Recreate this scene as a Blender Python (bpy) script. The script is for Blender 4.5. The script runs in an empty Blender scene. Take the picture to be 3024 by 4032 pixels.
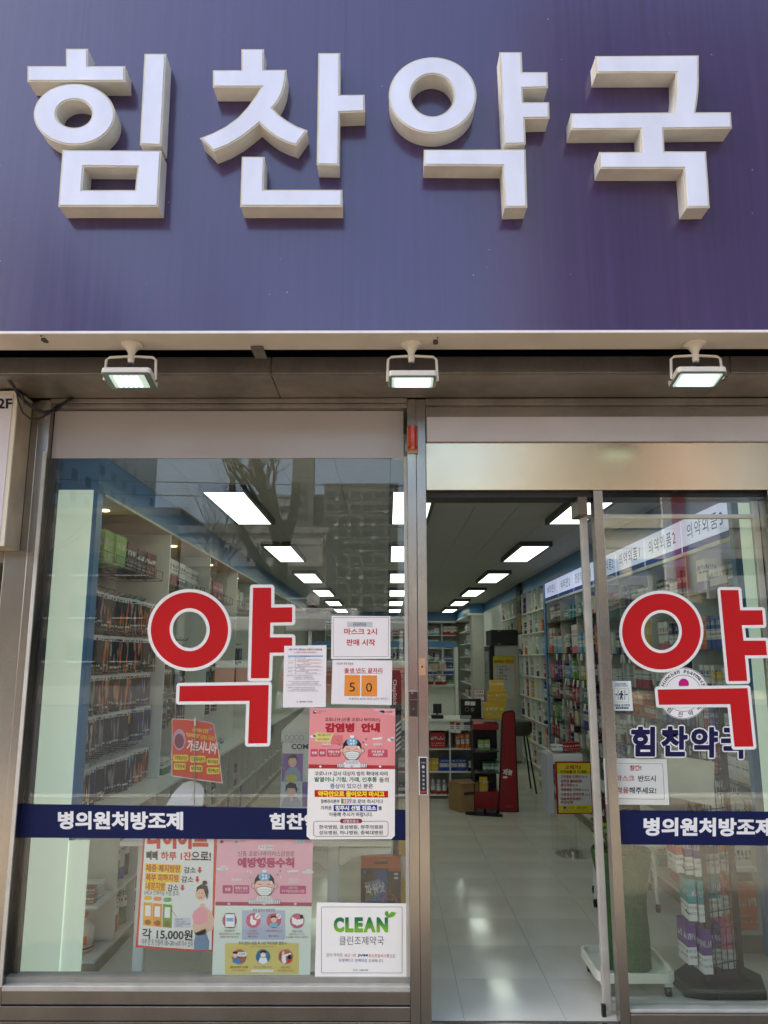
import bpy, bmesh, math, random
from mathutils import Vector, Matrix
from mathutils.geometry import tessellate_polygon
random.seed(7)
SC = bpy.context.scene
COL = SC.collection
R = math.radians

# ---------------------------------------------------------------- camera, sky, sun, exposure
CAM = Vector((0.0, -3.8, 1.6))
PITCH, YAW = R(10.7), R(0.25)
FPX, CX, CY = 3030.0, 1512.0, 2016.0          # focal length and centre in photograph pixels
cd = bpy.data.cameras.new('camera'); cam = bpy.data.objects.new('camera', cd); COL.objects.link(cam)
cd.sensor_fit = 'VERTICAL'; cd.sensor_height = 36.0; cd.lens = 36.0*FPX/4032.0
cd.clip_start = 0.05; cd.clip_end = 2000.0
cam.location = CAM; cam.rotation_euler = (math.pi/2+PITCH, 0, YAW)
SC.camera = cam
EXPO = 2.08
SUN_EL, SUN_AZ = R(42), R(-75)                # the sun stands to the left behind the building, so the pavement by the shop is in shade
w = bpy.data.worlds.new('World'); SC.world = w; w.use_nodes = True
nt = w.node_tree
sky = nt.nodes.new('ShaderNodeTexSky'); sky.sky_type = 'NISHITA'; sky.sun_disc = False
sky.sun_elevation = SUN_EL; sky.sun_rotation = SUN_AZ
sky.air_density = 1.0; sky.dust_density = 6.0; sky.ozone_density = 1.0
nt.links.new(sky.outputs[0], nt.nodes['Background'].inputs[0]); nt.nodes['Background'].inputs[1].default_value = 0.15
sd = bpy.data.lights.new('sun', 'SUN'); sun = bpy.data.objects.new('sun', sd); COL.objects.link(sun)
sd.energy = 2.2; sd.angle = R(0.5); sd.color = (1.0, 0.94, 0.85)
sdir = Vector((math.sin(SUN_AZ)*math.cos(SUN_EL), math.cos(SUN_AZ)*math.cos(SUN_EL), math.sin(SUN_EL)))
sun.rotation_euler = sdir.to_track_quat('Z', 'Y').to_euler(); sun.location = sdir*60
vs = SC.view_settings; vs.view_transform = 'Standard'; vs.look = 'None'; vs.gamma = 1.0; vs.exposure = EXPO
vs.use_curve_mapping = False
SC.render.engine = 'CYCLES'
cy = SC.cycles
cy.use_denoising = True
try: cy.denoiser = 'OPENIMAGEDENOISE'
except Exception: pass
cy.max_bounces = 8; cy.diffuse_bounces = 4; cy.glossy_bounces = 4; cy.transmission_bounces = 4
cy.transparent_max_bounces = 24; cy.sample_clamp_indirect = 6.0; cy.caustics_reflective = False; cy.caustics_refractive = False
def LIT(v): return v/2.0**EXPO                # emission that shows as v in the picture

# ---------------------------------------------------------------- helpers: camera rays to planes of the place
_fw = Vector((-math.sin(YAW)*math.cos(PITCH), math.cos(YAW)*math.cos(PITCH), math.sin(PITCH)))
_rt = Vector((math.cos(YAW), math.sin(YAW), 0)); _up = _rt.cross(_fw)
def ray(px, py): return _fw+_rt*((px-CX)/FPX)-_up*((py-CY)/FPX)
def onY(px, py, y):
    d = ray(px, py); return CAM+d*((y-CAM.y)/d.y)
def onX(px, py, x):
    d = ray(px, py); return CAM+d*((x-CAM.x)/d.x)
def onZ(px, py, z):
    d = ray(px, py); return CAM+d*((z-CAM.z)/d.z)

def lin(c):
    f = lambda v: v/12.92 if v <= 0.04045 else ((v+0.055)/1.055)**2.4
    return tuple(f(v/255.0) for v in c)

# ---------------------------------------------------------------- materials
MATS = {}
def new_mat(name):
    m = bpy.data.materials.new(name); m.use_nodes = True; MATS[name] = m
    return m, m.node_tree, m.node_tree.nodes['Principled BSDF']
def mat(name, rgb, rough=0.5, metal=0.0, var=0.06, scale=8.0, bump=0.0, bscale=60.0, spec=0.5, stretch=(1, 1, 1), coat=0.0, trans=0.0, aniso=0.0):
    """plain procedural material: base colour (0-255 sRGB), small noise variation in colour and roughness, optional bump"""
    if name in MATS: return MATS[name]
    m, t, b = new_mat(name); n, l = t.nodes, t.links
    col = lin(rgb)
    tc = n.new('ShaderNodeTexCoord'); mp = n.new('ShaderNodeMapping'); mp.inputs['Scale'].default_value = stretch
    l.new(tc.outputs['Object'], mp.inputs[0])
    nz = n.new('ShaderNodeTexNoise'); nz.inputs['Scale'].default_value = scale; nz.inputs['Detail'].default_value = 6.0
    l.new(mp.outputs[0], nz.inputs['Vector'])
    rp = n.new('ShaderNodeValToRGB'); e = rp.color_ramp.elements
    e[0].position, e[1].position = 0.3, 0.7
    e[0].color = tuple(max(0, c*(1-var*1.6)) for c in col)+(1,); e[1].color = tuple(min(1, c*(1+var)) for c in col)+(1,)
    l.new(nz.outputs['Fac'], rp.inputs[0]); l.new(rp.outputs[0], b.inputs['Base Color'])
    mr = n.new('ShaderNodeMapRange'); mr.inputs['To Min'].default_value = max(0.02, rough*0.85); mr.inputs['To Max'].default_value = min(1, rough*1.2)
    l.new(nz.outputs['Fac'], mr.inputs[0]); l.new(mr.outputs[0], b.inputs['Roughness'])
    b.inputs['Metallic'].default_value = metal; b.inputs['Specular IOR Level'].default_value = spec
    b.inputs['Coat Weight'].default_value = coat; b.inputs['Coat Roughness'].default_value = 0.06
    b.inputs['Anisotropic'].default_value = aniso
    if trans: b.inputs['Transmission Weight'].default_value = trans
    if bump:
        nb = n.new('ShaderNodeTexNoise'); nb.inputs['Scale'].default_value = bscale; nb.inputs['Detail'].default_value = 3.0
        l.new(mp.outputs[0], nb.inputs['Vector'])
        bp = n.new('ShaderNodeBump'); bp.inputs['Strength'].default_value = bump; bp.inputs['Distance'].default_value = 0.004
        l.new(nb.outputs['Fac'], bp.inputs['Height']); l.new(bp.outputs[0], b.inputs['Normal'])
    return m
def ink(rgb):
    """printing ink / vinyl of one colour"""
    k = 'ink_%d_%d_%d' % tuple(rgb)
    return mat(k, rgb, rough=0.55, var=0.025, scale=5.0, spec=0.25)
def vinyl(name, rgb): return mat(name, rgb, rough=0.42, var=0.03, scale=3.0, spec=0.22)
def emis(name, rgb, show, base=(230, 240, 235)):
    if name in MATS: return MATS[name]
    m, t, b = new_mat(name)
    b.inputs['Base Color'].default_value = lin(base)+(1,)
    b.inputs['Emission Color'].default_value = lin(rgb)+(1,); b.inputs['Emission Strength'].default_value = LIT(show)
    b.inputs['Roughness'].default_value = 0.4
    return m
def glass_mat(name, tint=(0.97, 0.992, 0.972), f0=0.05, rough=0.0):
    """thin clear pane: see-through with a Fresnel mirror reflection on each face"""
    m = bpy.data.materials.new(name); m.use_nodes = True; MATS[name] = m
    t = m.node_tree; n, l = t.nodes, t.links
    for x in list(n): n.remove(x)
    out = n.new('ShaderNodeOutputMaterial'); mx = n.new('ShaderNodeMixShader')
    tr = n.new('ShaderNodeBsdfTransparent'); tr.inputs[0].default_value = tint+(1,)
    gl = n.new('ShaderNodeBsdfGlossy'); gl.inputs['Roughness'].default_value = rough; gl.inputs[0].default_value = (1, 1, 1, 1)
    ge = n.new('ShaderNodeNewGeometry'); dt = n.new('ShaderNodeVectorMath'); dt.operation = 'DOT_PRODUCT'
    l.new(ge.outputs['Normal'], dt.inputs[0]); l.new(ge.outputs['Incoming'], dt.inputs[1])
    ab = n.new('ShaderNodeMath'); ab.operation = 'ABSOLUTE'; l.new(dt.outputs['Value'], ab.inputs[0])
    su = n.new('ShaderNodeMath'); su.operation = 'SUBTRACT'; su.inputs[0].default_value = 1.0; l.new(ab.outputs[0], su.inputs[1])
    pw = n.new('ShaderNodeMath'); pw.operation = 'POWER'; pw.inputs[1].default_value = 5.0; l.new(su.outputs[0], pw.inputs[0])
    ma = n.new('ShaderNodeMath'); ma.operation = 'MULTIPLY_ADD'; ma.inputs[1].default_value = 1-f0; ma.inputs[2].default_value = f0
    l.new(pw.outputs[0], ma.inputs[0])
    l.new(ma.outputs[0], mx.inputs[0]); l.new(tr.outputs[0], mx.inputs[1]); l.new(gl.outputs[0], mx.inputs[2]); l.new(mx.outputs[0], out.inputs[0])
    return m
GLASS = glass_mat('window_glass', f0=0.048)
ACRYL = glass_mat('clear_acrylic', tint=(0.97, 0.98, 0.98), f0=0.04)

def steel_mat(name, rgb, rough, metal=1.0, dirt=0.25, brush=0.15):
    """brushed stainless steel with grime: fine horizontal brushing in the bump, blotchy stains"""
    m, t, b = new_mat(name); n, l = t.nodes, t.links
    tc = n.new('ShaderNodeTexCoord')
    mp = n.new('ShaderNodeMapping'); mp.inputs['Scale'].default_value = (2.0, 2.0, 260.0); l.new(tc.outputs['Object'], mp.inputs[0])
    br = n.new('ShaderNodeTexNoise'); br.inputs['Scale'].default_value = 2.0; br.inputs['Detail'].default_value = 4.0; l.new(mp.outputs[0], br.inputs['Vector'])
    st = n.new('ShaderNodeTexNoise'); st.inputs['Scale'].default_value = 3.0; st.inputs['Detail'].default_value = 8.0; st.inputs['Roughness'].default_value = 0.65
    mp2 = n.new('ShaderNodeMapping'); mp2.inputs['Scale'].default_value = (1.0, 1.0, 0.5); l.new(tc.outputs['Object'], mp2.inputs[0]); l.new(mp2.outputs[0], st.inputs['Vector'])
    rp = n.new('ShaderNodeValToRGB'); e = rp.color_ramp.elements; e[0].position, e[1].position = 0.35, 0.68
    c = lin(rgb); e[0].color = tuple(v*(1-dirt) for v in c)+(1,); e[1].color = c+(1,)
    l.new(st.outputs['Fac'], rp.inputs[0]); l.new(rp.outputs[0], b.inputs['Base Color'])
    mr = n.new('ShaderNodeMapRange'); mr.inputs['To Min'].default_value = rough*1.35; mr.inputs['To Max'].default_value = rough*0.8
    l.new(st.outputs['Fac'], mr.inputs[0]); l.new(mr.outputs[0], b.inputs['Roughness'])
    bp = n.new('ShaderNodeBump'); bp.inputs['Strength'].default_value = brush; bp.inputs['Distance'].default_value = 0.001
    l.new(br.outputs['Fac'], bp.inputs['Height']); l.new(bp.outputs[0], b.inputs['Normal'])
    b.inputs['Metallic'].default_value = metal
    return m
STEEL = steel_mat('brushed_steel', (172, 168, 160), 0.19)
STEEL_HEAD = steel_mat('polished_steel', (214, 200, 170), 0.17, dirt=0.08, brush=0.06)
STEEL_SOFFIT = steel_mat('grimy_steel', (164, 156, 146), 0.40, metal=0.85, dirt=0.4)
ALU = mat('cream_aluminium', (204, 200, 188), rough=0.45, metal=0.4, var=0.08, scale=12)

# ---------------------------------------------------------------- helpers: meshes and objects
class MB:
    def __init__(self): self.v = []; self.f = []
    def add(self, vs, fs):
        o = len(self.v); self.v += [tuple(x) for x in vs]; self.f += [tuple(i+o for i in f) for f in fs]; return self
    def box(self, x0, x1, y0, y1, z0, z1):
        vs = [(x, y, z) for x in (x0, x1) for y in (y0, y1) for z in (z0, z1)]
        return self.add(vs, [(0, 1, 3, 2), (4, 6, 7, 5), (0, 4, 5, 1), (2, 3, 7, 6), (0, 2, 6, 4), (1, 5, 7, 3)])
    def quad(self, a, b, c, d): return self.add([a, b, c, d], [(0, 1, 2, 3)])
    def prism(self, loops, to3, caps=(True, True)):
        """loops: [outer, hole...] of 2-D points; to3(p, k) gives the 3-D point on end k = 0 or 1"""
        flat = [p for lp in loops for p in lp]; n = len(flat)
        vs = [to3(p, 0) for p in flat]+[to3(p, 1) for p in flat]
        tris = tessellate_polygon([[Vector((p[0], p[1], 0)) for p in lp] for lp in loops])
        fs = []
        if caps[0]: fs += [tuple(t) for t in tris]
        if caps[1]: fs += [tuple(i+n for i in reversed(t)) for t in tris]
        o = 0
        for lp in loops:
            k = len(lp)
            for i in range(k):
                j = (i+1) % k; fs.append((o+i, o+j, o+j+n, o+i+n))
            o += k
        return self.add(vs, fs)
    def flat(self, loops, to3):
        flat = [p for lp in loops for p in lp]
        tris = tessellate_polygon([[Vector((p[0], p[1], 0)) for p in lp] for lp in loops])
        return self.add([to3(p) for p in flat], [tuple(t) for t in tris])
    def tube(self, pts, r, n=8, r1=None, cap=True):
        pts = [Vector(p) for p in pts]; rings = []
        for i, p in enumerate(pts):
            a = pts[max(0, i-1)]; b = pts[min(len(pts)-1, i+1)]; d = (b-a).normalized()
            u = d.cross(Vector((0.13, 0.31, 0.94))); u = u if u.length > 1e-4 else d.cross(Vector((1, 0, 0)))
            u.normalize(); v2 = d.cross(u)
            rr = r if r1 is None else r+(r1-r)*i/(len(pts)-1)
            rings.append([p+(u*math.cos(2*math.pi*k/n)+v2*math.sin(2*math.pi*k/n))*rr for k in range(n)])
        vs = [q for g in rings for q in g]; fs = []
        for i in range(len(rings)-1):
            for k in range(n):
                k2 = (k+1) % n; fs.append((i*n+k, i*n+k2, (i+1)*n+k2, (i+1)*n+k))
        if cap: fs.append(tuple(range(n-1, -1, -1))); fs.append(tuple((len(rings)-1)*n+k for k in range(n)))
        return self.add(vs, fs)
    def lathe(self, cx, cy, prof, n=20, cap=True):
        vs = []; fs = []
        for r, z in prof: vs += [(cx+r*math.cos(2*math.pi*k/n), cy+r*math.sin(2*math.pi*k/n), z) for k in range(n)]
        for i in range(len(prof)-1):
            for k in range(n):
                k2 = (k+1) % n; fs.append((i*n+k, i*n+k2, (i+1)*n+k2, (i+1)*n+k))
        if cap: fs.append(tuple(range(n-1, -1, -1))); fs.append(tuple((len(prof)-1)*n+k for k in range(n)))
        return self.add(vs, fs)
    def xform(self, M):
        self.v = [tuple(M @ Vector(p)) for p in self.v]; return self
    def build(self, name, m, parent=None, bevel=0.0, smooth=False):
        me = bpy.data.meshes.new(name); me.from_pydata(self.v, [], self.f); me.materials.append(m); me.update()
        if bevel or True:
            bm = bmesh.new(); bm.from_mesh(me)
            bmesh.ops.recalc_face_normals(bm, faces=bm.faces)
            if bevel:
                es = [e for e in bm.edges if len(e.link_faces) == 2 and e.calc_face_angle(0) > 0.6]
                bmesh.ops.bevel(bm, geom=es, offset=bevel, segments=2, affect='EDGES', profile=0.6)
            bm.to_mesh(me); bm.free()
        if smooth:
            for p in me.polygons: p.use_smooth = True
            try: me.set_sharp_from_angle(angle=R(40))
            except Exception: pass
        return link(name, me, parent)
def wloc(o):
    p = Vector(o.location)
    while o.parent: o = o.parent; p += o.location
    return p
def link(name, me, parent=None):
    o = bpy.data.objects.new(name, me); COL.objects.link(o)
    if parent is not None:
        o.parent = parent; o.location = -wloc(parent)
    return o
def tag(o, label=None, cat=None, group=None, kind=None):
    if label: o['label'] = label
    if cat: o['category'] = cat
    if group: o['group'] = group
    if kind: o['kind'] = kind
    return o
def thing(name, label, cat, loc=(0, 0, 0), group=None):
    o = bpy.data.objects.new(name, None); COL.objects.link(o); o.location = loc; o.empty_display_size = 0.1
    return tag(o, label, cat, group)
def struct(o): return tag(o, kind='structure')
def copy_tree(o, parent=None):
    c = o.copy(); COL.objects.link(c); c.parent = parent
    for ch in list(o.children): copy_tree(ch, c)
    return c
def B(name, m, parent, *boxes, bevel=0.0):
    b = MB()
    for bx in boxes: b.box(*bx)
    return b.build(name, m, parent, bevel)
def offset_poly(pts, d, arc=4):
    """grow (d>0) or shrink a closed 2-D outline; outward corners are rounded when growing"""
    n = len(pts); area = sum(pts[i][0]*pts[(i+1) % n][1]-pts[(i+1) % n][0]*pts[i][1] for i in range(n))
    s = 1.0 if area > 0 else -1.0; out = []
    for i in range(n):
        p0, p1, p2 = Vector(pts[i-1][:2]), Vector(pts[i][:2]), Vector(pts[(i+1) % n][:2])
        a = (p1-p0).normalized(); b = (p2-p1).normalized()
        na, nb = Vector((a.y, -a.x))*s, Vector((b.y, -b.x))*s
        cr = (a.x*b.y-a.y*b.x)*s
        if cr > 0.3 and d > 0 and arc:
            a0 = math.atan2(na.y, na.x); a1 = math.atan2(nb.y, nb.x); da = (a1-a0+math.pi) % (2*math.pi)-math.pi
            for k in range(arc+1):
                t = a0+da*k/arc; out.append((p1.x+d*math.cos(t), p1.y+d*math.sin(t)))
        else:
            mvec = na+nb; k = d/max(0.25, mvec.dot(na)) if mvec.length > 1e-6 else d
            out.append((p1.x+mvec.x*k, p1.y+mvec.y*k))
    return out
def ellipse(cx, cy, rx, ry, n=48): return [(cx+rx*math.cos(2*math.pi*i/n), cy+ry*math.sin(2*math.pi*i/n)) for i in range(n)]
def rrect(x0, y0, x1, y1, r, k=5):
    out = []
    for cx, cy, a in ((x1-r, y0+r, -90), (x1-r, y1-r, 0), (x0+r, y1-r, 90), (x0+r, y0+r, 180)):
        out += [(cx+r*math.cos(R(a+90*i/k)), cy+r*math.sin(R(a+90*i/k))) for i in range(k+1)]
    return out

# lettering: outlines of Blender's own built-in font, taken in a scene of their own
_fc = bpy.data.curves.new('font_source', 'FONT'); _fo = bpy.data.objects.new('font_source', _fc)
_fs = bpy.data.scenes.new('lettering_source'); _fs.collection.objects.link(_fo)
_tc = {}; _seen = set()
def glyphs(body, bold=0.0, spacing=1.0):
    k = (body, bold, spacing)
    if k not in _tc:
        _seen.update(c for c in body if c > '~')
        _fc.body = body; _fc.offset = bold; _fc.space_character = spacing; _fc.resolution_u = 3
        vl = _fs.view_layers[0]; vl.update(); ev = _fo.evaluated_get(vl.depsgraph); me = ev.to_mesh()
        vs = [(v.co.x, v.co.y) for v in me.vertices]; fs = [tuple(p.vertices) for p in me.polygons]
        ev.to_mesh_clear()
        x0 = min(v[0] for v in vs); x1 = max(v[0] for v in vs); y0 = min(v[1] for v in vs); y1 = max(v[1] for v in vs)
        _tc[k] = ([((a-x0)/(x1-x0), (b-y0)/(y1-y0)) for a, b in vs], fs, (x1-x0)/(y1-y0))
    return _tc[k]
def small_print(body):
    """lettering too small to read in the picture keeps its rhythm; rare letters (slow to load) take the nearest one at hand"""
    return ''.join(c if c <= '~' or c in _seen or not _seen else min(_seen, key=lambda q: abs(ord(q)-ord(c))) for c in body)
class Sheet:
    """flat print on a plane of the place (a pane, a paper, a board). Coordinates are those of a photograph
    crop (x to the right, y down); every point lies where its sight line meets the plane y = Y, at real size."""
    def __init__(self, Y, zoom, parent, step=0.0005, fn=None):
        self.Y, self.z, self.p, self.step, self.parts, self.fn, self.n = Y, zoom, parent, step, {}, fn, 0
    def w(self, x, y, layer):
        ox, oy, s = self.z
        if self.fn: return self.fn(ox+x*s, oy+y*s, layer*self.step)
        return onY(ox+x*s, oy+y*s, self.Y-layer*self.step)
    def mb(self, part, m): return self.parts.setdefault((part, m.name), (MB(), m))[0]
    def poly(self, loops, m, layer=1, part='print'):
        if not isinstance(loops[0][0], (tuple, list)): loops = [loops]
        self.mb(part, m).flat(loops, lambda p: self.w(p[0], p[1], layer)); return self
    def rect(self, x0, y0, x1, y1, m, layer=1, part='print'): return self.poly([(x0, y0), (x1, y0), (x1, y1), (x0, y1)], m, layer, part)
    def rr(self, x0, y0, x1, y1, r, m, layer=1, part='print'): return self.poly(rrect(x0, y0, x1, y1, r), m, layer, part)
    def ell(self, cx, cy, rx, ry, m, layer=1, part='print', n=28): return self.poly(ellipse(cx, cy, rx, ry, n), m, layer, part)
    def frame(self, x0, y0, x1, y1, t, m, layer=1, r=0.0, part='print'):
        if r: return self.poly([rrect(x0, y0, x1, y1, r), rrect(x0+t, y0+t, x1-t, y1-t, max(1, r-t))[::-1]], m, layer, part)
        return self.poly([[(x0, y0), (x1, y0), (x1, y1), (x0, y1)], [(x0+t, y0+t), (x0+t, y1-t), (x1-t, y1-t), (x1-t, y0+t)]], m, layer, part)
    def line(self, pts, t, m, layer=1, part='print'):
        for (a, b), (c, d) in zip(pts, pts[1:]):
            L = math.hypot(c-a, d-b) or 1; nx, ny = -(d-b)/L*t/2, (c-a)/L*t/2
            self.poly([(a+nx, b+ny), (c+nx, d+ny), (c-nx, d-ny), (a-nx, b-ny)], m, layer, part)
        return self
    def text(self, body, x0, y0, x1, y1, m, bold=0.015, layer=2, part='lettering', rot=0.0, spacing=1.0, grow=0.0, slant=0.0):
        if (y1-y0)*self.z[2] < 15: body = small_print(body)
        vs, fs, _ = glyphs(body, bold, spacing); self.n += 1; mb = self.parts.setdefault((part, self.n), (MB(), m))[0]   # each line of print is a part of its own
        cx, cy2 = (x0+x1)/2, (y0+y1)/2; W, H = x1-x0, y1-y0; c, s = math.cos(rot), math.sin(rot)
        for k in range(9 if grow else 1):
            gx = grow*math.cos(k*math.pi/4) if k else 0; gy = grow*math.sin(k*math.pi/4) if k else 0
            pts = []
            for a, b in vs:
                x = (a-0.5)*W+gx+slant*(b-0.5)*H; y = (0.5-b)*H+gy
                pts.append(self.w(cx+x*c-y*s, cy2+x*s+y*c, layer+0.06*k))
            mb.add(pts, fs)
        return self
    def done(self):
        for (part, _), (mb, m) in self.parts.items():
            o = mb.build(part, m, self.p)
        return self.p
def paper(name, label, cat, Y, zoom, outline, m, thick=0.0006, group=None, part='sheet'):
    """a thing made of a thin sheet on plane Y; returns a Sheet to print on"""
    ox, oy, s = zoom
    pts = [onY(ox+x*s, oy+y*s, Y) for x, y in outline]
    c = sum(pts, Vector())/len(pts)
    t = thing(name, label, cat, (c.x, Y, min(p.z for p in pts)), group)
    MB().prism([[(p.x, p.z) for p in pts]], lambda p, k: (p[0], Y+(thick if k else 0), p[1])).build(part, m, t)
    return Sheet(Y, zoom, t)
PAPER = mat('white_paper', (244, 238, 236), rough=0.6, var=0.02, scale=2, spec=0.3)

# ================================================================ the setting
def tile_mat(name, rgb, joint, sx, sy, rough=0.8):
    m, t, b = new_mat(name); n, l = t.nodes, t.links
    tc = n.new('ShaderNodeTexCoord'); mp = n.new('ShaderNodeMapping'); l.new(tc.outputs['Object'], mp.inputs[0])
    bk = n.new('ShaderNodeTexBrick'); bk.inputs['Scale'].default_value = 1.0; bk.inputs['Brick Width'].default_value = sx; bk.inputs['Row Height'].default_value = sy
    bk.inputs['Mortar Size'].default_value = 0.006
    c = lin(rgb); bk.inputs['Color1'].default_value = c+(1,); bk.inputs['Color2'].default_value = tuple(v*0.85 for v in c)+(1,); bk.inputs['Mortar'].default_value = lin(joint)+(1,)
    l.new(mp.outputs[0], bk.inputs['Vector']); l.new(bk.outputs['Color'], b.inputs['Base Color']); b.inputs['Roughness'].default_value = rough
    return m
struct(B('sidewalk', tile_mat('paving', (130, 120, 104), (92, 84, 74), 0.3, 0.15), None, (-60, 60, -6.2, 0.0, -0.5, -0.12)))
struct(B('kerb', mat('kerb_stone', (165, 160, 152), rough=0.8, bump=0.3), None, (-60, 60, -6.42, -6.2, -0.6, -0.10)))
struct(B('road', mat('asphalt', (74, 73, 72), rough=0.85, var=0.2, scale=40, bump=0.4, bscale=200), None, (-120, 120, -27.0, -6.42, -0.8, -0.26)))
struct(B('far_ground', mat('far_paving', (104, 100, 94), rough=0.9, var=0.15), None, (-400, 400, -600, -27.0, -0.8, -0.20)))

# shop floor: glossy pale vinyl
m, t, b = new_mat('vinyl_floor'); n, l = t.nodes, t.links
tc = n.new('ShaderNodeTexCoord'); nz = n.new('ShaderNodeTexNoise'); nz.inputs['Scale'].default_value = 1.7; nz.inputs['Detail'].default_value = 8
l.new(tc.outputs['Object'], nz.inputs['Vector'])
rp = n.new('ShaderNodeValToRGB'); e = rp.color_ramp.elements; e[0].position, e[1].position = 0.3, 0.75
e[0].color = lin((206, 202, 186))+(1,); e[1].color = lin((226, 222, 208))+(1,)
n2 = n.new('ShaderNodeTexNoise'); n2.inputs['Scale'].default_value = 90; n2.inputs['Detail'].default_value = 4; l.new(tc.outputs['Object'], n2.inputs['Vector'])
mr = n.new('ShaderNodeMapRange'); mr.inputs['From Min'].default_value = 0.35; mr.inputs['From Max'].default_value = 0.75; mr.inputs['To Min'].default_value = 0.07; mr.inputs['To Max'].default_value = 0.19
l.new(nz.outputs['Fac'], rp.inputs[0]); l.new(rp.outputs[0], b.inputs['Base Color']); l.new(nz.outputs['Fac'], mr.inputs[0]); l.new(mr.outputs[0], b.inputs['Roughness'])
bp = n.new('ShaderNodeBump'); bp.inputs['Strength'].default_value = 0.05; bp.inputs['Distance'].default_value = 0.002; l.new(n2.outputs['Fac'], bp.inputs['Height']); l.new(bp.outputs[0], b.inputs['Normal'])
flo = struct(B('floor', mat('floor_bed', (92, 88, 80), rough=0.7), None, (-2.1, 2.5, 0.004, 16.8, -0.3, -0.004)))
B('floor_sheet', MATS['vinyl_floor'], flo, (-2.1, 2.5, 6.405, 16.8, -0.0035, 0.0)); tm = {}
for i in range(-6, 5):                                # vinyl floor tiles near the door, each a hair out of level
    for j in range(14):
        xa, xb = max(-2.1, 0.345+0.456*i), min(2.5, 0.345+0.456*(i+1)-0.0014); ya, yb = 0.02+0.456*j, 0.02+0.456*(j+1)-0.0006
        if xb-xa < 0.02: continue
        k = round(xb-xa, 3)
        if k not in tm: o = MB().box((xa-xb)/2, (xb-xa)/2, (ya-yb)/2, (yb-ya)/2, -0.003, 0.0).build('floor_tile', MATS['vinyl_floor'], flo); tm[k] = o.data
        else: o = link('floor_tile', tm[k], flo)
        o.location = ((xa+xb)/2, (ya+yb)/2, 0.0); o.rotation_euler = (random.uniform(-0.0016, 0.0016), random.uniform(-0.0016, 0.0016), 0)
WALLW = mat('wall_paint', (196, 194, 186), rough=0.6, var=0.03)
WHITE = mat('white_laminate', (236, 240, 232), rough=0.35, var=0.03)
WHITE2 = mat('white_shelf_board', (206, 206, 198), rough=0.4, var=0.04)
GLOWW = emis('added_glow_panel', (220, 240, 218), 0.42, base=(226, 236, 224))  # faint glow added to brighten the pale end panels of the shelving
BLUE = mat('blue_laminate', (86, 140, 190), rough=0.35, var=0.04)
BLACK = mat('black_plastic', (24, 24, 26), rough=0.4, var=0.1)
struct(B('wall_left', WALLW, None, (-2.3, -2.1, 0.06, 16.8, -0.3, 2.97)))
struct(B('wall_right', WALLW, None, (2.5, 2.7, 0.06, 16.8, -0.3, 2.97)))
struct(B('wall_back', WALLW, None, (-2.3, 2.7, 16.8, 17.0, -0.3, 2.97)))
CEIL = mat('ceiling_board', (176, 176, 170), rough=0.75, var=0.03, bump=0.15, bscale=150)
ceil = struct(B('ceiling', mat('ceiling_gap', (70, 70, 68), rough=0.9), None, (-2.3, 2.7, 0.06, 16.8, 2.756, 2.96)))
pm = None; x = -1.64; ci = 0
while x < 2.10:                                     # ceiling boards, joints staggered from row to row
    y = 0.1-(0.325 if ci % 2 else 0.0); x1 = min(x+0.332, 2.10)
    while y < 9.6:
        ya, yb = max(y, 0.10), y+0.65
        key = (round(x1-x, 3), round(yb-ya, 3))
        if pm is None or key not in pm:
            pm = pm or {}
            mb = MB().box(0, x1-x-0.003, 0, yb-ya-0.003, 0, 0.006); o = mb.build('ceiling_panel', CEIL, ceil); pm[key] = o.data
        else: o = link('ceiling_panel', pm[key], ceil)
        o.location = (x, ya, 2.7495); y += 0.65
    B('ceiling_sheet', CEIL, ceil, (x, x1-0.003, y, 16.8, 2.7495, 2.7555)); x += 0.332; ci += 1

# ---------------------------------------------------------------- the building that carries the shop
CONC = mat('render_wall', (150, 145, 138), rough=0.85, var=0.1)
bld = thing('shop_building', 'two storey building that carries the purple signboard and houses the shop', 'building', (0, 8, 0))
B('upper_wall', CONC, bld, (-7, 7, 0.0, 17.4, 2.98, 5.5))
B('side_wall', CONC, bld, (-7, -2.30, 0.6, 17.4, -0.3, 2.975)); B('front_pier', STEEL, bld, (1.968, 2.69, -0.03, 0.055, -0.12, 2.895)); B('side_wall', CONC, bld, (2.70, 7, 0.05, 17.4, -0.3, 2.975))
B('rear_wall', CONC, bld, (-2.29, 2.69, 17.05, 17.4, -0.3, 2.975))
# dark stair entrance to the left of the shop, with a glass door and blue band
ent = thing('stair_entrance', 'dark stair entrance with blue banded glass door left of the pharmacy', 'doorway', (-2.6, 0.2, 0))
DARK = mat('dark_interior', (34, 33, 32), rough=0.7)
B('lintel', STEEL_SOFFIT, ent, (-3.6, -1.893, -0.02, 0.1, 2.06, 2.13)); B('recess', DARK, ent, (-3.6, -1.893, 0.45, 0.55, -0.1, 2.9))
B('glass_band', vinyl('entrance_blue', (28, 58, 150)), ent, (-3.6, -1.893, 0.05, 0.054, 1.515, 1.63))
B('pane', GLASS, ent, (-3.6, -1.893, 0.058, 0.066, -0.1, 2.06))
B('side_panel', DARK, ent, (-1.891, -1.86, 0.06, 0.45, -0.1, 2.9))

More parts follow.
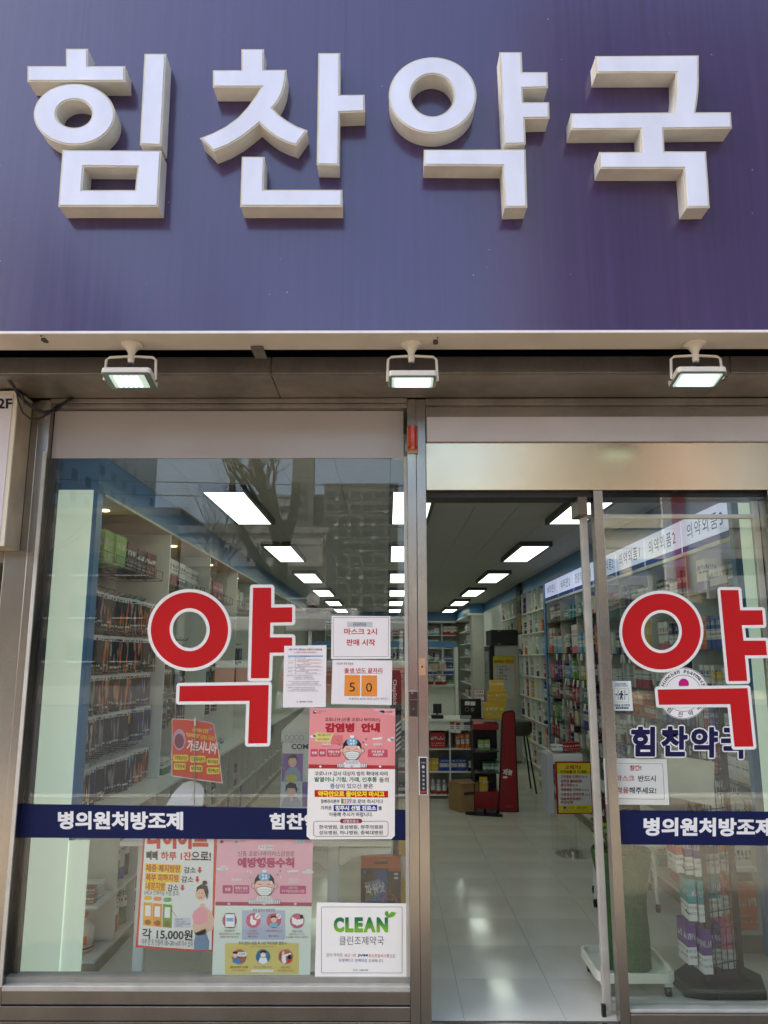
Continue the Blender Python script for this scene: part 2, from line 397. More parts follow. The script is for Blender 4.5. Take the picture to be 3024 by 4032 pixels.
# ---------------------------------------------------------------- shop front frame
sf = thing('glass_storefront', 'brushed steel shop front frame with big window and doorway', 'shop front', (0, 0, 0))
B('pilaster', STEEL, sf, (-1.892, -1.778, -0.035, 0.05, -0.12, 2.895), bevel=0.003)
B('jamb', STEEL, sf, (-1.774, -1.716, -0.048, 0.05, 0.0, 2.895), bevel=0.003)
B('jamb_strip', ALU, sf, (-1.733, -1.7155, -0.0565, -0.0485, 0.16, 2.62))
B('gasket', BLACK, sf, (-1.7145, -1.685, 0.02, 0.05, 0.16, 2.845))
B('post', STEEL, sf, (0.101, 0.1455, -0.05, 0.05, -0.12, 2.895), bevel=0.002)
B('post', STEEL, sf, (0.147, 0.194, -0.047, 0.06, -0.12, 2.895), bevel=0.002)
B('frame_edge', ALU, sf, (0.084, 0.1003, -0.012, 0.05, 0.16, 2.60))
B('head_rail', STEEL_SOFFIT, sf, (-1.715, 0.100, -0.045, 0.05, 2.851, 2.872), bevel=0.002)
B('head_rail', STEEL_SOFFIT, sf, (-1.715, 0.100, -0.06, 0.05, 2.8735, 2.896), bevel=0.002)
B('head_rail', STEEL_SOFFIT, sf, (0.195, 2.0, -0.055, 0.05, 2.862, 2.896), bevel=0.002)
B('head_panel', STEEL, sf, (0.195, 2.0, -0.035, 0.05, 2.80, 2.8605), bevel=0.002)
B('window_sill', ALU, sf, (-1.715, 0.1005, -0.055, 0.05, 0.142, 0.166), bevel=0.004)
B('sill_lip', mat('sill_rubber', (150, 146, 132), rough=0.6, var=0.1), sf, (-1.715, 0.1005, -0.02, 0.045, 0.1665, 0.188))
B('kick_board', STEEL, sf, (-1.775, 0.1005, -0.045, 0.05, 0.086, 0.1415), bevel=0.003)
B('kick_board', STEEL, sf, (-1.775, 0.1005, -0.050, 0.05, 0.022, 0.0815), bevel=0.004)
B('kick_board', STEEL, sf, (-1.775, 0.1005, -0.045, 0.05, -0.12, 0.0175), bevel=0.003)
B('kick_gap', BLACK, sf, (-1.775, 0.1005, -0.035, 0.04, 0.0176, 0.0855))
B('pane', GLASS, sf, (-1.716, 0.0995, 0.0, 0.008, 0.18, 2.851))
# white film on the top of the big window
FILM = mat('white_film', (178, 172, 168), rough=0.16, var=0.03, scale=2, spec=0.6)
film = sf; B('window_film', FILM, sf, (-1.713, 0.083, -0.0022, -0.0008, 2.5975, 2.848))
# door head: white strip box and polished panel
B('head_box', mat('white_painted_metal', (205, 202, 208), rough=0.28, var=0.05, scale=3), sf, (0.199, 1.925, -0.062, 0.02, 2.668, 2.797), bevel=0.004)
B('head_box_end', STEEL, sf, (1.9265, 2.0, -0.055, 0.05, 2.668, 2.797))
B('door_head', STEEL_HEAD, sf, (0.195, 1.965, -0.040, 0.09, 2.422, 2.6665), bevel=0.002)
B('door_track', BLACK, sf, (0.195, 1.899, 0.0, 0.14, 2.392, 2.4215))
B('track_cover', mat('bronze_cover', (110, 98, 84), rough=0.4, metal=0.6), sf, (0.955, 1.0, -0.02, 0.13, 2.30, 2.391), bevel=0.002)
B('fixed_stile', STEEL, sf, (1.030, 1.076, -0.03, 0.035, -0.01, 2.4215), bevel=0.002)
B('fixed_stile', STEEL, sf, (1.900, 1.965, -0.03, 0.14, -0.12, 2.4215), bevel=0.002)
B('bottom_rail', STEEL, sf, (1.0765, 1.8995, -0.03, 0.035, -0.06, 0.046), bevel=0.004)
B('rail_bead', ALU, sf, (1.0765, 1.8995, -0.022, 0.03, 0.0465, 0.062), bevel=0.004)
B('pane', GLASS, sf, (1.0762, 1.8998, 0.0, 0.008, 0.06, 2.4215))
B('threshold', STEEL, sf, (0.1945, 1.03, -0.10, 0.003, -0.12, -0.004))
# sliding leaf, pushed open behind the fixed pane
sl = thing('sliding_door', 'glass sliding door leaf pushed open behind the right pane', 'door', (1.38, 0.09, 0))
B('stile', ALU, sl, (0.985, 1.022, 0.07, 0.10, 0.02, 2.388), bevel=0.004); B('stile', ALU, sl, (1.865, 1.898, 0.07, 0.10, 0.02, 2.388), bevel=0.004)
B('top_rail', ALU, sl, (1.0225, 1.8645, 0.07, 0.10, 2.298, 2.318)); B('bottom_rail', ALU, sl, (1.0225, 1.8645, 0.07, 0.10, 0.02, 0.05))
B('floor_guide', BLACK, sl, (0.972, 0.99, 0.05, 0.069, 0.0, 0.05))
B('pane', GLASS, sl, (1.0225, 1.8645, 0.082, 0.088, 0.05, 2.298))

# small fittings on the posts
def pbox(px0, py0, px1, py1, Y):
    a, b_ = onY(px0, py0, Y), onY(px1, py1, Y); return a.x, b_.x, b_.z, a.z
zp = (1590, 2500, 700/2212.0)
def P(x, y): return zp[0]+x*zp[2], zp[1]+y*zp[2]
a0, a1, c0, c1 = pbox(1604, 1683, 1645, 1775, -0.06)
bc = thing('alarm_beacon', 'small orange alarm beacon on the steel post below the canopy', 'alarm light', ((a0+a1)/2, -0.06, c0))
B('base', mat('beacon_base', (178, 168, 150), rough=0.5), bc, (a0-0.002, a1+0.002, -0.0625, -0.0505, c0-0.012, c1+0.002), bevel=0.002)
ORG = mat('orange_lens', (200, 62, 18), rough=0.15, var=0.15, scale=30, coat=0.6)
xm = (a0+a1)/2
MB().prism([[(a0, -0.063), (a0+0.006, -0.088), (xm-0.008, -0.10), (xm+0.008, -0.10), (a1-0.006, -0.088), (a1, -0.063)]],
   lambda p, k: (p[0], p[1], c0 if k == 0 else c1)).build('lens', ORG, bc, bevel=0.002)
RIM = mat('dark_red_lens', (92, 20, 8), rough=0.3)
for sx in (a0+0.005, a1-0.005):
    for sz in (c0+0.008, c1-0.008): MB().tube([(sx, -0.088, sz), (sx, -0.094, sz)], 0.004, 8).build('screw', RIM, bc)
q0, q1, r0, r1 = pbox(*P(182, 292), *P(272, 500), -0.05)
kl = thing('key_switch', 'round keyhole switch on the steel post', 'lock', ((q0+q1)/2, -0.048, r0))
B('plate', STEEL_HEAD, kl, (q0, q1, -0.0505, -0.0475, r0, r1), bevel=0.001)
kc = Vector(((q0+q1)/2, -0.05, (r0+r1)/2))
MB().tube([kc, kc+Vector((0, -0.012, 0))], 0.0105, 20).build('cylinder', STEEL_HEAD, kl, bevel=0.002)
B('keyhole', BLACK, kl, (kc.x-0.0035, kc.x+0.0035, -0.0635, -0.0622, kc.z-0.004, kc.z+0.004))
for s in (r0+0.009, r1-0.009): MB().tube([(kc.x, -0.0506, s), (kc.x, -0.056, s)], 0.0045, 12).build('screw', STEEL_HEAD, kl)
q0, q1, r0, r1 = pbox(*P(60, 693), *P(180, 1027), -0.065)
ac = thing('door_lock_keypad', 'dark glass keypad door lock on the steel post', 'lock', ((q0+q1)/2, -0.05, r0))
B('case', STEEL_HEAD, ac, (q0, q1, -0.066, -0.0505, r0, r1), bevel=0.004)
B('face', mat('dark_glass_face', (58, 54, 52), rough=0.12, coat=0.5), ac, (q0+0.002, q1-0.002, -0.069, -0.0665, r0+0.003, r1-0.003), bevel=0.002)
S = Sheet(-0.0692, (zp[0], zp[1], zp[2]), ac)
for x, y in ((88, 805), (120, 805), (152, 805), (120, 920)): S.ell(x, y, 5, 5, ink((190, 170, 180)), 1)
S.rect(96, 718, 110, 730, ink((210, 200, 205)), 1); S.done()
q0, q1, r0, r1 = pbox(*P(186, 1518), *P(298, 1993), -0.056)
pb = thing('push_button_plate', 'tall black push plate with white frame on the door post', 'door button', ((q0+q1)/2, -0.048, r0))
B('frame', mat('white_plastic', (236, 236, 236), rough=0.35), pb, (q0, q1, -0.056, -0.0475, r0, r1), bevel=0.002)
B('face', BLACK, pb, (q0+0.004, q1-0.004, -0.058, -0.0562, r0+0.004, r1-0.004), bevel=0.001)
S = Sheet(-0.0583, zp, pb)
S.text('PUSH', 216, 1580, 268, 1598, ink((190, 190, 190))); S.ell(242, 1642, 18, 20, ink((190, 190, 195)))
for k, ch in enumerate('눌러주세요'): S.text(ch, 230, 1688+51*k, 260, 1716+51*k, ink((205, 205, 205)))
S.ell(244, 1953, 38, 14, ink((190, 60, 40))); S.text('SENSOR', 206, 1972, 282, 1982, ink((120, 50, 45))); S.done()

# ---------------------------------------------------------------- canopy under the signboard
YS = -0.74                                            # front plane of the signboard
cn = thing('canopy', 'grimy steel canopy soffit between signboard and shop front', 'canopy', (0, -0.4, 2.9))
for xa, xb in ((-4.0, -2.62), (-2.617, -0.545), (-0.541, 1.60), (1.603, 4.0)):
    B('soffit_panel', STEEL_SOFFIT, cn, (xa, xb, -0.378, -0.0605, 2.898, 2.908), bevel=0.002)
    B('soffit_return', STEEL_SOFFIT, cn, (xa, xb, -0.392, -0.3785, 2.902, 2.985), bevel=0.003)
B('soffit_lip', STEEL_SOFFIT, cn, (-4, 4, -0.386, -0.3795, 2.896, 2.9015))
B('canopy_beam', mat('dark_green_beam', (38, 44, 42), rough=0.7, var=0.3), cn, (-4, 4, -0.56, -0.40, 3.02, 3.10))
B('canopy_top', DARK, cn, (-4, 4, -0.57, 0.0, 3.105, 3.15))

# ---------------------------------------------------------------- signboard
def sign_mat():
    m, t, b = new_mat('purple_sign_panel'); n, l = t.nodes, t.links
    tc = n.new('ShaderNodeTexCoord')
    mp = n.new('ShaderNodeMapping'); mp.inputs['Scale'].default_value = (22.0, 1.0, 0.55); l.new(tc.outputs['Object'], mp.inputs[0])
    s1 = n.new('ShaderNodeTexNoise'); s1.inputs['Scale'].default_value = 1.6; s1.inputs['Detail'].default_value = 6; l.new(mp.outputs[0], s1.inputs['Vector'])
    rp = n.new('ShaderNodeValToRGB'); e = rp.color_ramp.elements; e[0].position, e[1].position = 0.25, 0.72
    e[0].color = lin((53, 35, 82))+(1,); e[1].color = lin((61, 41, 92))+(1,)
    l.new(s1.outputs['Fac'], rp.inputs[0])
    sp = n.new('ShaderNodeTexNoise'); sp.inputs['Scale'].default_value = 26; sp.inputs['Detail'].default_value = 2; l.new(tc.outputs['Object'], sp.inputs['Vector'])
    r2 = n.new('ShaderNodeValToRGB'); e = r2.color_ramp.elements; e[0].position, e[1].position = 0.77, 0.80; e[0].color = (0, 0, 0, 1); e[1].color = (1, 1, 1, 1)
    l.new(sp.outputs['Fac'], r2.inputs[0])
    mx = n.new('ShaderNodeMix'); mx.data_type = 'RGBA'; mx.inputs['B'].default_value = lin((150, 145, 160))+(1,)
    l.new(r2.outputs[0], mx.inputs['Factor']); l.new(rp.outputs[0], mx.inputs['A'])
    l.new(mx.outputs['Result'], b.inputs['Base Color'])
    mr = n.new('ShaderNodeMapRange'); mr.inputs['To Min'].default_value = 0.14; mr.inputs['To Max'].default_value = 0.24; l.new(s1.outputs['Fac'], mr.inputs[0]); l.new(mr.outputs[0], b.inputs['Roughness'])
    lw = n.new('ShaderNodeTexNoise'); lw.inputs['Scale'].default_value = 1.1; l.new(tc.outputs['Object'], lw.inputs['Vector'])
    bp = n.new('ShaderNodeBump'); bp.inputs['Strength'].default_value = 0.06; bp.inputs['Distance'].default_value = 0.02; l.new(lw.outputs['Fac'], bp.inputs['Height']); l.new(bp.outputs[0], b.inputs['Normal'])
    b.inputs['IOR'].default_value = 1.85
    return m
SIGN = sign_mat()
sg = thing('signboard', 'large purple metal signboard above the shop front', 'signboard', (0, YS, 2.95))
for xa, xb in ((-4.0, -2.6), (-2.60, -1.40), (-1.40, -0.19), (-0.19, 1.02), (1.02, 2.23), (2.23, 4.0)):
    B('panel', SIGN, sg, (xa, xb-0.0004, YS, YS+0.02, 2.956, 5.6))
TRIM = mat('cream_trim', (205, 197, 184), rough=0.4, var=0.06, scale=4)
B('trim', TRIM, sg, (-4, 4, YS-0.006, YS+0.075, 2.944, 2.9555), bevel=0.002)
B('trim', TRIM, sg, (-4, 4, YS+0.0765, YS+0.17, 2.9455, 2.955), bevel=0.001)
B('trim_edge', mat('white_trim', (235, 230, 226), rough=0.3), sg, (-4, 4, YS-0.0085, YS-0.0065, 2.946, 2.957))
B('back_frame', CONC, sg, (-4, 4, YS+0.021, -0.002, 3.16, 5.55))
DK = mat('bare_steel_patch', (92, 80, 78), rough=0.5, metal=0.5)
S = Sheet(0, (0, 0, 1), sg, fn=lambda px, py, d: onZ(px, py, 2.9436-d))
S.poly(rrect(1705, 1337, 1725, 1357, 5), DK, 1, 'patch'); S.ell(1723, 1330, 4, 3, DK, 1, 'bolt_hole')
S.poly([(162, 1330), (178, 1330), (192, 1345), (190, 1352), (175, 1350), (160, 1340)], DK, 1, 'rust_patch'); S.ell(162, 1323, 5, 3, DK, 1, 'screw_hole')
S.done()
B('strap', STEEL_SOFFIT, sg, (-0.60, -0.545, YS+0.12, YS+0.25, 2.936, 2.9405), bevel=0.001)

# raised letters
FACE = mat('white_acrylic_face', (224, 228, 242), rough=0.16, var=0.05, scale=3.0, spec=0.55, stretch=(2.5, 1, 0.8), bump=0.05, bscale=4)
RET = mat('cream_letter_side', (216, 213, 202), rough=0.4, var=0.09, scale=7)
LIP = mat('cream_letter_rim', (206, 198, 178), rough=0.35, var=0.1)
DEP = 0.085
YF = YS-DEP
KZ = 1512/1659.0
def letter(name, label, pieces, ox):
    allp = []; geo = []
    for loops in pieces:
        w3 = [[(lambda q: (q.x, q.z))(onY(ox+x*KZ, y*KZ, YF)) for x, y in lp] for lp in loops]
        geo.append(w3); allp += [p for lp in w3 for p in lp]
    cx = sum(p[0] for p in allp)/len(allp); zb = min(p[1] for p in allp)
    t = thing(name, label, 'sign letter', (cx, YS, zb), 'raised white letters on the purple signboard')
    for w3 in geo:
        MB().prism(w3, lambda p, k: (p[0], YS-0.0015 if k == 0 else YF, p[1])).build('letter_side', RET, t)
        rim = [offset_poly(w3[0], 0.0015, 0)]+[offset_poly(h, -0.0015, 0) for h in w3[1:]]
        fin = [offset_poly(w3[0], -0.0065, 0)]+[offset_poly(h, 0.0065, 0) for h in w3[1:]]
        MB().prism(rim+[], lambda p, k: (p[0], YF-0.0008 if k == 0 else YF-0.004, p[1])).build('letter_rim', LIP, t)
        MB().prism(fin, lambda p, k: (p[0], YF-0.0042 if k == 0 else YF-0.0075, p[1])).build('letter_face', FACE, t)
    return t
E1 = lambda cx, cy, rx, ry: ellipse(cx, cy, rx, ry, 64)
letter('sign_letter', 'first raised white letter, square box under a ring and cap', [
    [[(288, 215), (381, 215), (381, 290), (541, 290), (541, 356), (122, 356), (122, 290), (288, 290)]],
    [E1(323, 498, 174, 132), E1(322, 495, 78, 61)[::-1]],
    [[(627, 237), (718, 237), (698, 632), (607, 628)]],
    [[(273, 653), (697, 655), (684, 895), (255, 895)], [(364, 723), (356, 825), (586, 825), (596, 725)]]], 0)
letter('sign_letter', 'second raised white letter with spreading curved legs and hook below', [
    [[(1045, 217), (1140, 217), (1140, 306), (1237, 306), (1236, 340), (1229, 380), (1218, 412), (1200, 445), (1177, 471), (1205, 500), (1240, 526), (1282, 550), (1327, 567),
      (1280, 632), (1240, 619), (1200, 600), (1160, 572), (1120, 537), (1085, 566), (1040, 600), (985, 632), (925, 656), (867, 600), (920, 580), (975, 552), (1030, 512), (1072, 466), (1105, 420), (1130, 380), (922, 380), (922, 308), (1045, 308)]],
    [[(1377, 234), (1469, 234), (1468, 414), (1574, 414), (1576, 486), (1467, 490), (1464, 717), (1370, 715)]],
    [[(1047, 681), (1143, 682), (1139, 824), (1478, 824), (1478, 895), (1040, 895)]]], 0)
letter('sign_letter', 'third raised white letter with a large ring and corner stroke', [
    [E1(210, 416, 188, 164), E1(209, 416, 94, 91)[::-1]],
    [[(499, 230), (593, 230), (596, 316), (704, 316), (706, 382), (598, 386), (600, 446), (711, 446), (713, 514), (607, 516), (610, 625), (517, 628)]],
    [[(173, 651), (609, 650), (617, 898), (522, 900), (512, 720), (173, 718)]]], 1512)
letter('sign_letter', 'fourth raised white letter of stacked bars with a stem', [
    [[(913, 247), (1357, 244), (1357, 350), (1355, 400), (1350, 445), (1343, 489), (1495, 489), (1500, 557), (1205, 561), (1209, 658), (1388, 658), (1404, 899), (1307, 901), (1293, 731), (932, 731), (929, 661),
      (1112, 661), (1106, 562), (807, 564), (807, 494), (1247, 490), (1256, 440), (1261, 390), (1260, 318), (918, 319)]]], 1512)

# ---------------------------------------------------------------- floodlights under the signboard
LAMPW = mat('white_lamp_metal', (216, 208, 192), rough=0.4, var=0.05)
LENSG = mat('teal_lens_glass', (96, 116, 116), rough=0.2, coat=0.4)
CABLE = mat('black_cable', (26, 28, 32), rough=0.5)
def floodlight(label, bx, cx, w_, d_, y0, y1, za, zb_, bars, cable):
    t = thing('floodlight', label, 'floodlight', (bx, -0.62, 2.75), 'floodlights under the signboard')
    MB().lathe(bx, -0.635, [(0.048, 2.9435), (0.046, 2.936), (0.028, 2.925), (0.016, 2.905), (0.013, 2.885), (0.015, 2.88), (0.013, 2.86), (0.006, 2.857)], 20).build('mount', LAMPW, t, smooth=True)
    x0, x1 = cx-w_/2, cx+w_/2; ym = (y0+y1)/2; zm = (za+zb_)/2
    for k in range(3):
        a = R(30+120*k); MB().tube([(bx+0.034*math.cos(a), -0.635+0.034*math.sin(a), 2.938), (bx+0.034*math.cos(a), -0.635+0.034*math.sin(a), 2.931)], 0.0035, 8).build('screw', DK, t)
    yb = -0.635
    MB().tube([(x0-0.006, ym, zm), (x0-0.002, yb, 2.872), (x0+0.012, yb, 2.884), (bx, yb, 2.889), (x1-0.012, yb, 2.884), (x1+0.002, yb, 2.872), (x1+0.006, ym, zm)], 0.006, 6).build('bracket', LAMPW, t)
    M = Matrix.Translation((cx, ym, zm)) @ Matrix.Rotation(math.atan2(zb_-za, y1-y0), 4, 'X')
    hw, hd = w_/2, d_/2
    MB().prism([rrect(-hw, -hd, hw, hd, 0.016)], lambda p, k: (p[0], p[1], 0.0 if k == 0 else 0.024)).xform(M).build('housing', LAMPW, t, bevel=0.003)
    MB().prism([rrect(-hw+0.003, -hd+0.003, hw-0.003, hd-0.003, 0.014)], lambda p, k: (p[0], p[1], -0.0025 if k == 0 else -0.0005)).xform(M).build('lens', LENSG, t)
    LE = emis('floodlight_led', (215, 255, 246), 3.2)
    if bars:
        MB().prism([rrect(-hw+0.030, -hd+0.018, hw-0.030, hd-0.018, 0.006)], lambda p, k: (p[0], p[1], -0.0045 if k == 0 else -0.003)).xform(M).build('diffuser', emis('floodlight_dim', (170, 215, 205), 0.55), t)
        for k in range(5):
            u = -hw+0.05+k*(w_-0.10)/5
            MB().prism([rrect(u, -hd+0.026, u+0.013, hd-0.026, 0.004)], lambda p, k: (p[0], p[1], -0.0065 if k == 0 else -0.005)).xform(M).build('led_strip', LE, t)
    else:
        MB().prism([rrect(-hw+0.014, -hd+0.014, hw-0.014, hd-0.014, 0.01)], lambda p, k: (p[0], p[1], -0.0045 if k == 0 else -0.003)).xform(M).build('diffuser', emis('floodlight_dim', (170, 215, 205), 0.55), t)
        MB().prism([rrect(-hw+0.027, -hd+0.024, hw-0.027, hd-0.024, 0.008)], lambda p, k: (p[0], p[1], -0.0065 if k == 0 else -0.005)).xform(M).build('led_panel', LE, t)
    for s in (-1, 1): MB().tube([(cx+s*(hw+0.004), ym, zm), (cx+s*(hw+0.014), ym, zm)], 0.005, 8).build('knob', DK, t)
    MB().tube(cable, 0.006, 7).build('cable', CABLE, t, smooth=True)
floodlight('white floodlight with visible light strips, left end of the canopy', -1.115, -1.115, 0.212, 0.134, -0.70, -0.57, 2.793, 2.763, True,
    [(-1.115, -0.635, 2.86), (-1.12, -0.637, 2.84), (-1.145, -0.64, 2.815), (-1.155, -0.64, 2.80)])
floodlight('white floodlight hanging above the steel centre post', 0.105, 0.109, 0.206, 0.13, -0.70, -0.57, 2.776, 2.766, False,
    [(0.105, -0.635, 2.86), (0.10, -0.637, 2.83), (0.105, -0.64, 2.805), (0.14, -0.645, 2.80), (0.175, -0.65, 2.81), (0.19, -0.66, 2.797)])
floodlight('white floodlight nearest the right end of the canopy', 1.339, 1.339, 0.210, 0.134, -0.70, -0.57, 2.792, 2.766, False,
    [(1.339, -0.635, 2.86), (1.33, -0.637, 2.85), (1.36, -0.64, 2.835), (1.41, -0.645, 2.828), (1.435, -0.65, 2.81), (1.44, -0.655, 2.80)])

# ---------------------------------------------------------------- 2F lightbox and cables at the left
lb = thing('lightbox_sign', 'white wall lightbox reading 2F beside the stair entrance', 'sign', (-2.3, -0.1, 2.115))
B('case', mat('cream_box_side', (205, 190, 166), rough=0.45, metal=0.2, var=0.15, scale=6), lb, (-2.9, -1.816, -0.185, -0.037, 2.118, 2.89), bevel=0.004)
B('frame', mat('cream_box_frame', (228, 218, 196), rough=0.4), lb, (-2.9, -1.816, -0.197, -0.1855, 2.118, 2.89), bevel=0.003)
B('face', mat('lightbox_face', (222, 216, 220), rough=0.3, var=0.04, scale=2), lb, (-2.89, -1.838, -0.2005, -0.1975, 2.14, 2.87))
S = Sheet(-0.2015, (0, 1450, 420/1032.0), lb); S.text('2F', -24, 292, 118, 390, ink((38, 38, 42)), 0.03); S.done()
cb = thing('cable_bundle', 'black cable bundle looping from the canopy to the lightbox', 'cable', (-1.75, -0.2, 2.8))
zc = (0, 1450, 420/1032.0)
def cz(x, y, Y): return onY(zc[0]+x*zc[2], zc[1]+y*zc[2], Y)
MB().tube([cz(-20, -40, -0.34), cz(60, 80, -0.33), cz(120, 160, -0.30), cz(170, 240, -0.26), cz(240, 320, -0.23), cz(330, 390, -0.2), cz(430, 428, -0.17), cz(520, 405, -0.13), cz(600, 350, -0.1), cz(690, 290, -0.075), cz(700, 270, -0.07)], 0.008, 8).build('cable', CABLE, cb, smooth=True)
MB().tube([cz(-15, -60, -0.335), cz(90, 120, -0.32), cz(160, 240, -0.27), cz(180, 330, -0.25), cz(220, 430, -0.235), cz(290, 485, -0.215), cz(380, 490, -0.19), cz(470, 440, -0.16), cz(560, 375, -0.12), cz(660, 300, -0.08)], 0.0045, 7).build('cable', CABLE, cb, smooth=True)
MB().tube([cz(180, 225, -0.262), cz(215, 270, -0.262), cz(235, 335, -0.25), cz(300, 350, -0.235)], 0.007, 7).build('cable', CABLE, cb, smooth=True)
MB().tube([cz(530, 400, -0.13), cz(575, 370, -0.112)], 0.014, 10).build('tape', BLACK, cb, smooth=True)

# ================================================================ vinyl and paper on the glass
RED = vinyl('red_vinyl', (196, 24, 28)); DWHITE = vinyl('white_vinyl', (240, 238, 234)); NAVY = vinyl('navy_vinyl', (6, 22, 70)); NAVY2 = vinyl('dark_navy_vinyl', (20, 20, 68))
K = ink((40, 38, 40)); KR = ink((196, 52, 52)); KW = ink((240, 238, 234)); GREY = ink((120, 120, 122))
def cv(z, pts): return [(z[0]+x*z[2], z[1]+y*z[2]) for x, y in pts]
ONE = (0, 0, 1.0)
def window_decal(label, pieces, Y, d):
    pts = [onY(x, y, Y) for lp in pieces for x, y in lp[0]]
    t = thing('window_decal', label, 'decal', (sum(p.x for p in pts)/len(pts), Y, min(p.z for p in pts)))
    for lp in pieces:
        S = Sheet(Y, ONE, t)
        S.poly([offset_poly(lp[0], d, 6)]+[offset_poly(h, -d) for h in lp[1:]], DWHITE, 0, 'outline')
        S.poly(lp, RED, 1, 'stroke'); S.done()
    return t
Z5 = (0, 1750, .6028); Z6 = (800, 1750, .5726); Z3 = (550, 2650, 600/1659.0); Z8 = (2250, 1900, .4666); R6 = (2400, 2300, 624/1534.0)
window_decal('large red and white vinyl letter on the left window', [
    [cv(Z5, ellipse(1237.5, 1212.5, 252.5, 247.5, 72)), cv(Z5, ellipse(1238.5, 1210, 131, 140, 60)[::-1])],
    [cv(Z6, [(343, 985), (468, 985), (468, 1122), (612, 1120), (612, 1222), (462, 1225), (460, 1327), (612, 1327), (612, 1430), (458, 1432), (452, 1608), (327.5, 1608)])],
    [cv(Z3, [(435, 142), (1405, 130), (1388, 765), (1180, 768), (1195, 303), (428, 310)])]], -0.0012, 12.5)
window_decal('large red and white vinyl letter on the right door pane', [
    [cv(Z8, ellipse(759, 1257.5, 331, 320.5, 72)), cv(Z8, ellipse(760, 1257, 172, 182, 60)[::-1])],
    [cv(R6, [(1072, 57), (1248, 57), (1265, 253), (1478, 253), (1490, 395), (1280, 398), (1297, 547), (1512, 547), (1525, 688), (1310, 690), (1333, 937), (1153, 940)])],
    [cv(R6, [(465, 1020), (1335, 1007), (1393, 1572), (1210, 1575), (1168, 1162), (478, 1168)])]], -0.0040, 11.7)

# round emblem and name on the right pane
p = onY(*cv(R6, [(713, 1310)])[0], -0.001)
em = thing('round_emblem', 'round white pharmacy emblem sticker with pink dot on the right pane', 'sticker', (p.x, -0.001, p.z))
S = Sheet(-0.0008, R6, em)
S.poly(ellipse(713, 1057, 250, 251, 64), DWHITE, 0, 'disc')
S.poly([ellipse(713, 1057, 246, 247, 64), ellipse(713, 1057, 241, 242, 64)[::-1]], K, 1); S.poly([ellipse(713, 1057, 178, 178, 48), ellipse(713, 1057, 174, 174, 48)[::-1]], K, 1)
S.ell(718, 964, 50, 50, ink((196, 20, 120)), 1)
for i, ch in enumerate('Himchan pharmacy'):
    if ch == ' ': continue
    a = R(156-(156-23)*i/15.0); x, y = 713+211*math.cos(a), 1057-211*math.sin(a)
    asp = glyphs(ch, 0.02)[2]; h = {'H': 36, 'h': 38, 'p': 38, 'y': 38, 'i': 36}.get(ch, 28); wd = h*asp
    S.text(ch, x-wd/2, y-h/2, x+wd/2, y+h/2, K, 0.02, 2, rot=math.pi/2-a)
for ch, a in (('힘', -130), ('찬', -97), ('약', -69), ('국', -43)):
    a = R(a); x, y = 713+206*math.cos(a), 1057-206*math.sin(a); S.text(ch, x-24, y-24, x+24, y+24, K, 0.01, 2, rot=-a-math.pi/2)
S.done()
p = onY(*cv(R6, [(760, 1690)])[0], -0.001)
nd = thing('name_decal', 'navy pharmacy name lettering with white outline on the right pane', 'decal', (p.x, -0.001, p.z))
S = Sheet(-0.0008, R6, nd)
for ch, x0, y0, x1, y1 in (('힘', 214, 1383, 436, 1664), ('찬', 504, 1378, 752, 1664), ('약', 794, 1388, 1046, 1676), ('국', 1084, 1394, 1318, 1686)):
    S = Sheet(-0.0008, R6, nd); S.text(ch, x0, y0, x1, y1, DWHITE, 0.025, 1, 'letter_outline', grow=17); S.text(ch, x0, y0, x1, y1, NAVY2, 0.025, 3, 'letter', grow=5); S.done()
# caution sticker
S = paper('caution_sticker', 'small white caution automatic door sticker on the right pane', 'sticker', -0.001, R6, [(4, 938), (207, 938), (228, 1225), (20, 1226)], mat('sticker_white', (214, 226, 224), rough=0.4, var=0.02))
S.text('CAUTION', 52, 955, 162, 975, K); S.text('AUTOMATIC DOOR', 40, 980, 178, 992, K, 0.01)
S.frame(41, 1007, 188, 1143, 5, ink((214, 190, 90)), 1, 14)
S.rect(80, 1020, 85, 1122, K); S.rect(145, 1020, 150, 1120, K); S.poly([(54, 1065), (66, 1065), (66, 1058), (78, 1069), (66, 1080), (66, 1073), (54, 1073)], K)
S.poly([(176, 1065), (164, 1065), (164, 1058), (152, 1069), (164, 1080), (164, 1073), (176, 1073)], K)
S.ell(116, 1042, 9, 9, K); S.poly([(96, 1056), (118, 1052), (132, 1062), (136, 1078), (128, 1080), (122, 1072), (122, 1085), (130, 1118), (120, 1120), (112, 1095), (106, 1120), (96, 1116), (106, 1080), (104, 1068), (92, 1080), (88, 1076)], K)
S.line([(124, 1036), (134, 1030)], 2, K).line([(126, 1046), (136, 1050)], 2, K)
S.text('자동문 끼임주의', 45, 1161, 197, 1185, K); S.rr(60, 1191, 186, 1207, 8, K); S.text('손대지 말 것!', 72, 1194, 174, 1204, KW, 0.0); S.done()
# mask notice taped inside the right pane
S = paper('notice_paper', 'white mask notice paper with red words behind the right pane', 'notice', 0.013, R6, [(-60, 1684), (552, 1692), (578, 2138), (-36, 2132)], PAPER)
S.line([(-50, 1732), (514, 1740), (533, 2084), (-40, 2074)], 3.5, GREY)
S.text('잠깐!', 195, 1752, 308, 1805, KR, 0.03); S.text('마스크', 65, 1850, 240, 1907, KR, 0.02, rot=0.01); S.text('반드시', 277, 1852, 447, 1912, K, 0.02, rot=0.01)
S.text('착용', 68, 1964, 185, 2025, KR, 0.02, rot=0.01); S.text('해주세요!', 190, 1966, 452, 2028, K, 0.02, rot=0.01); S.done()

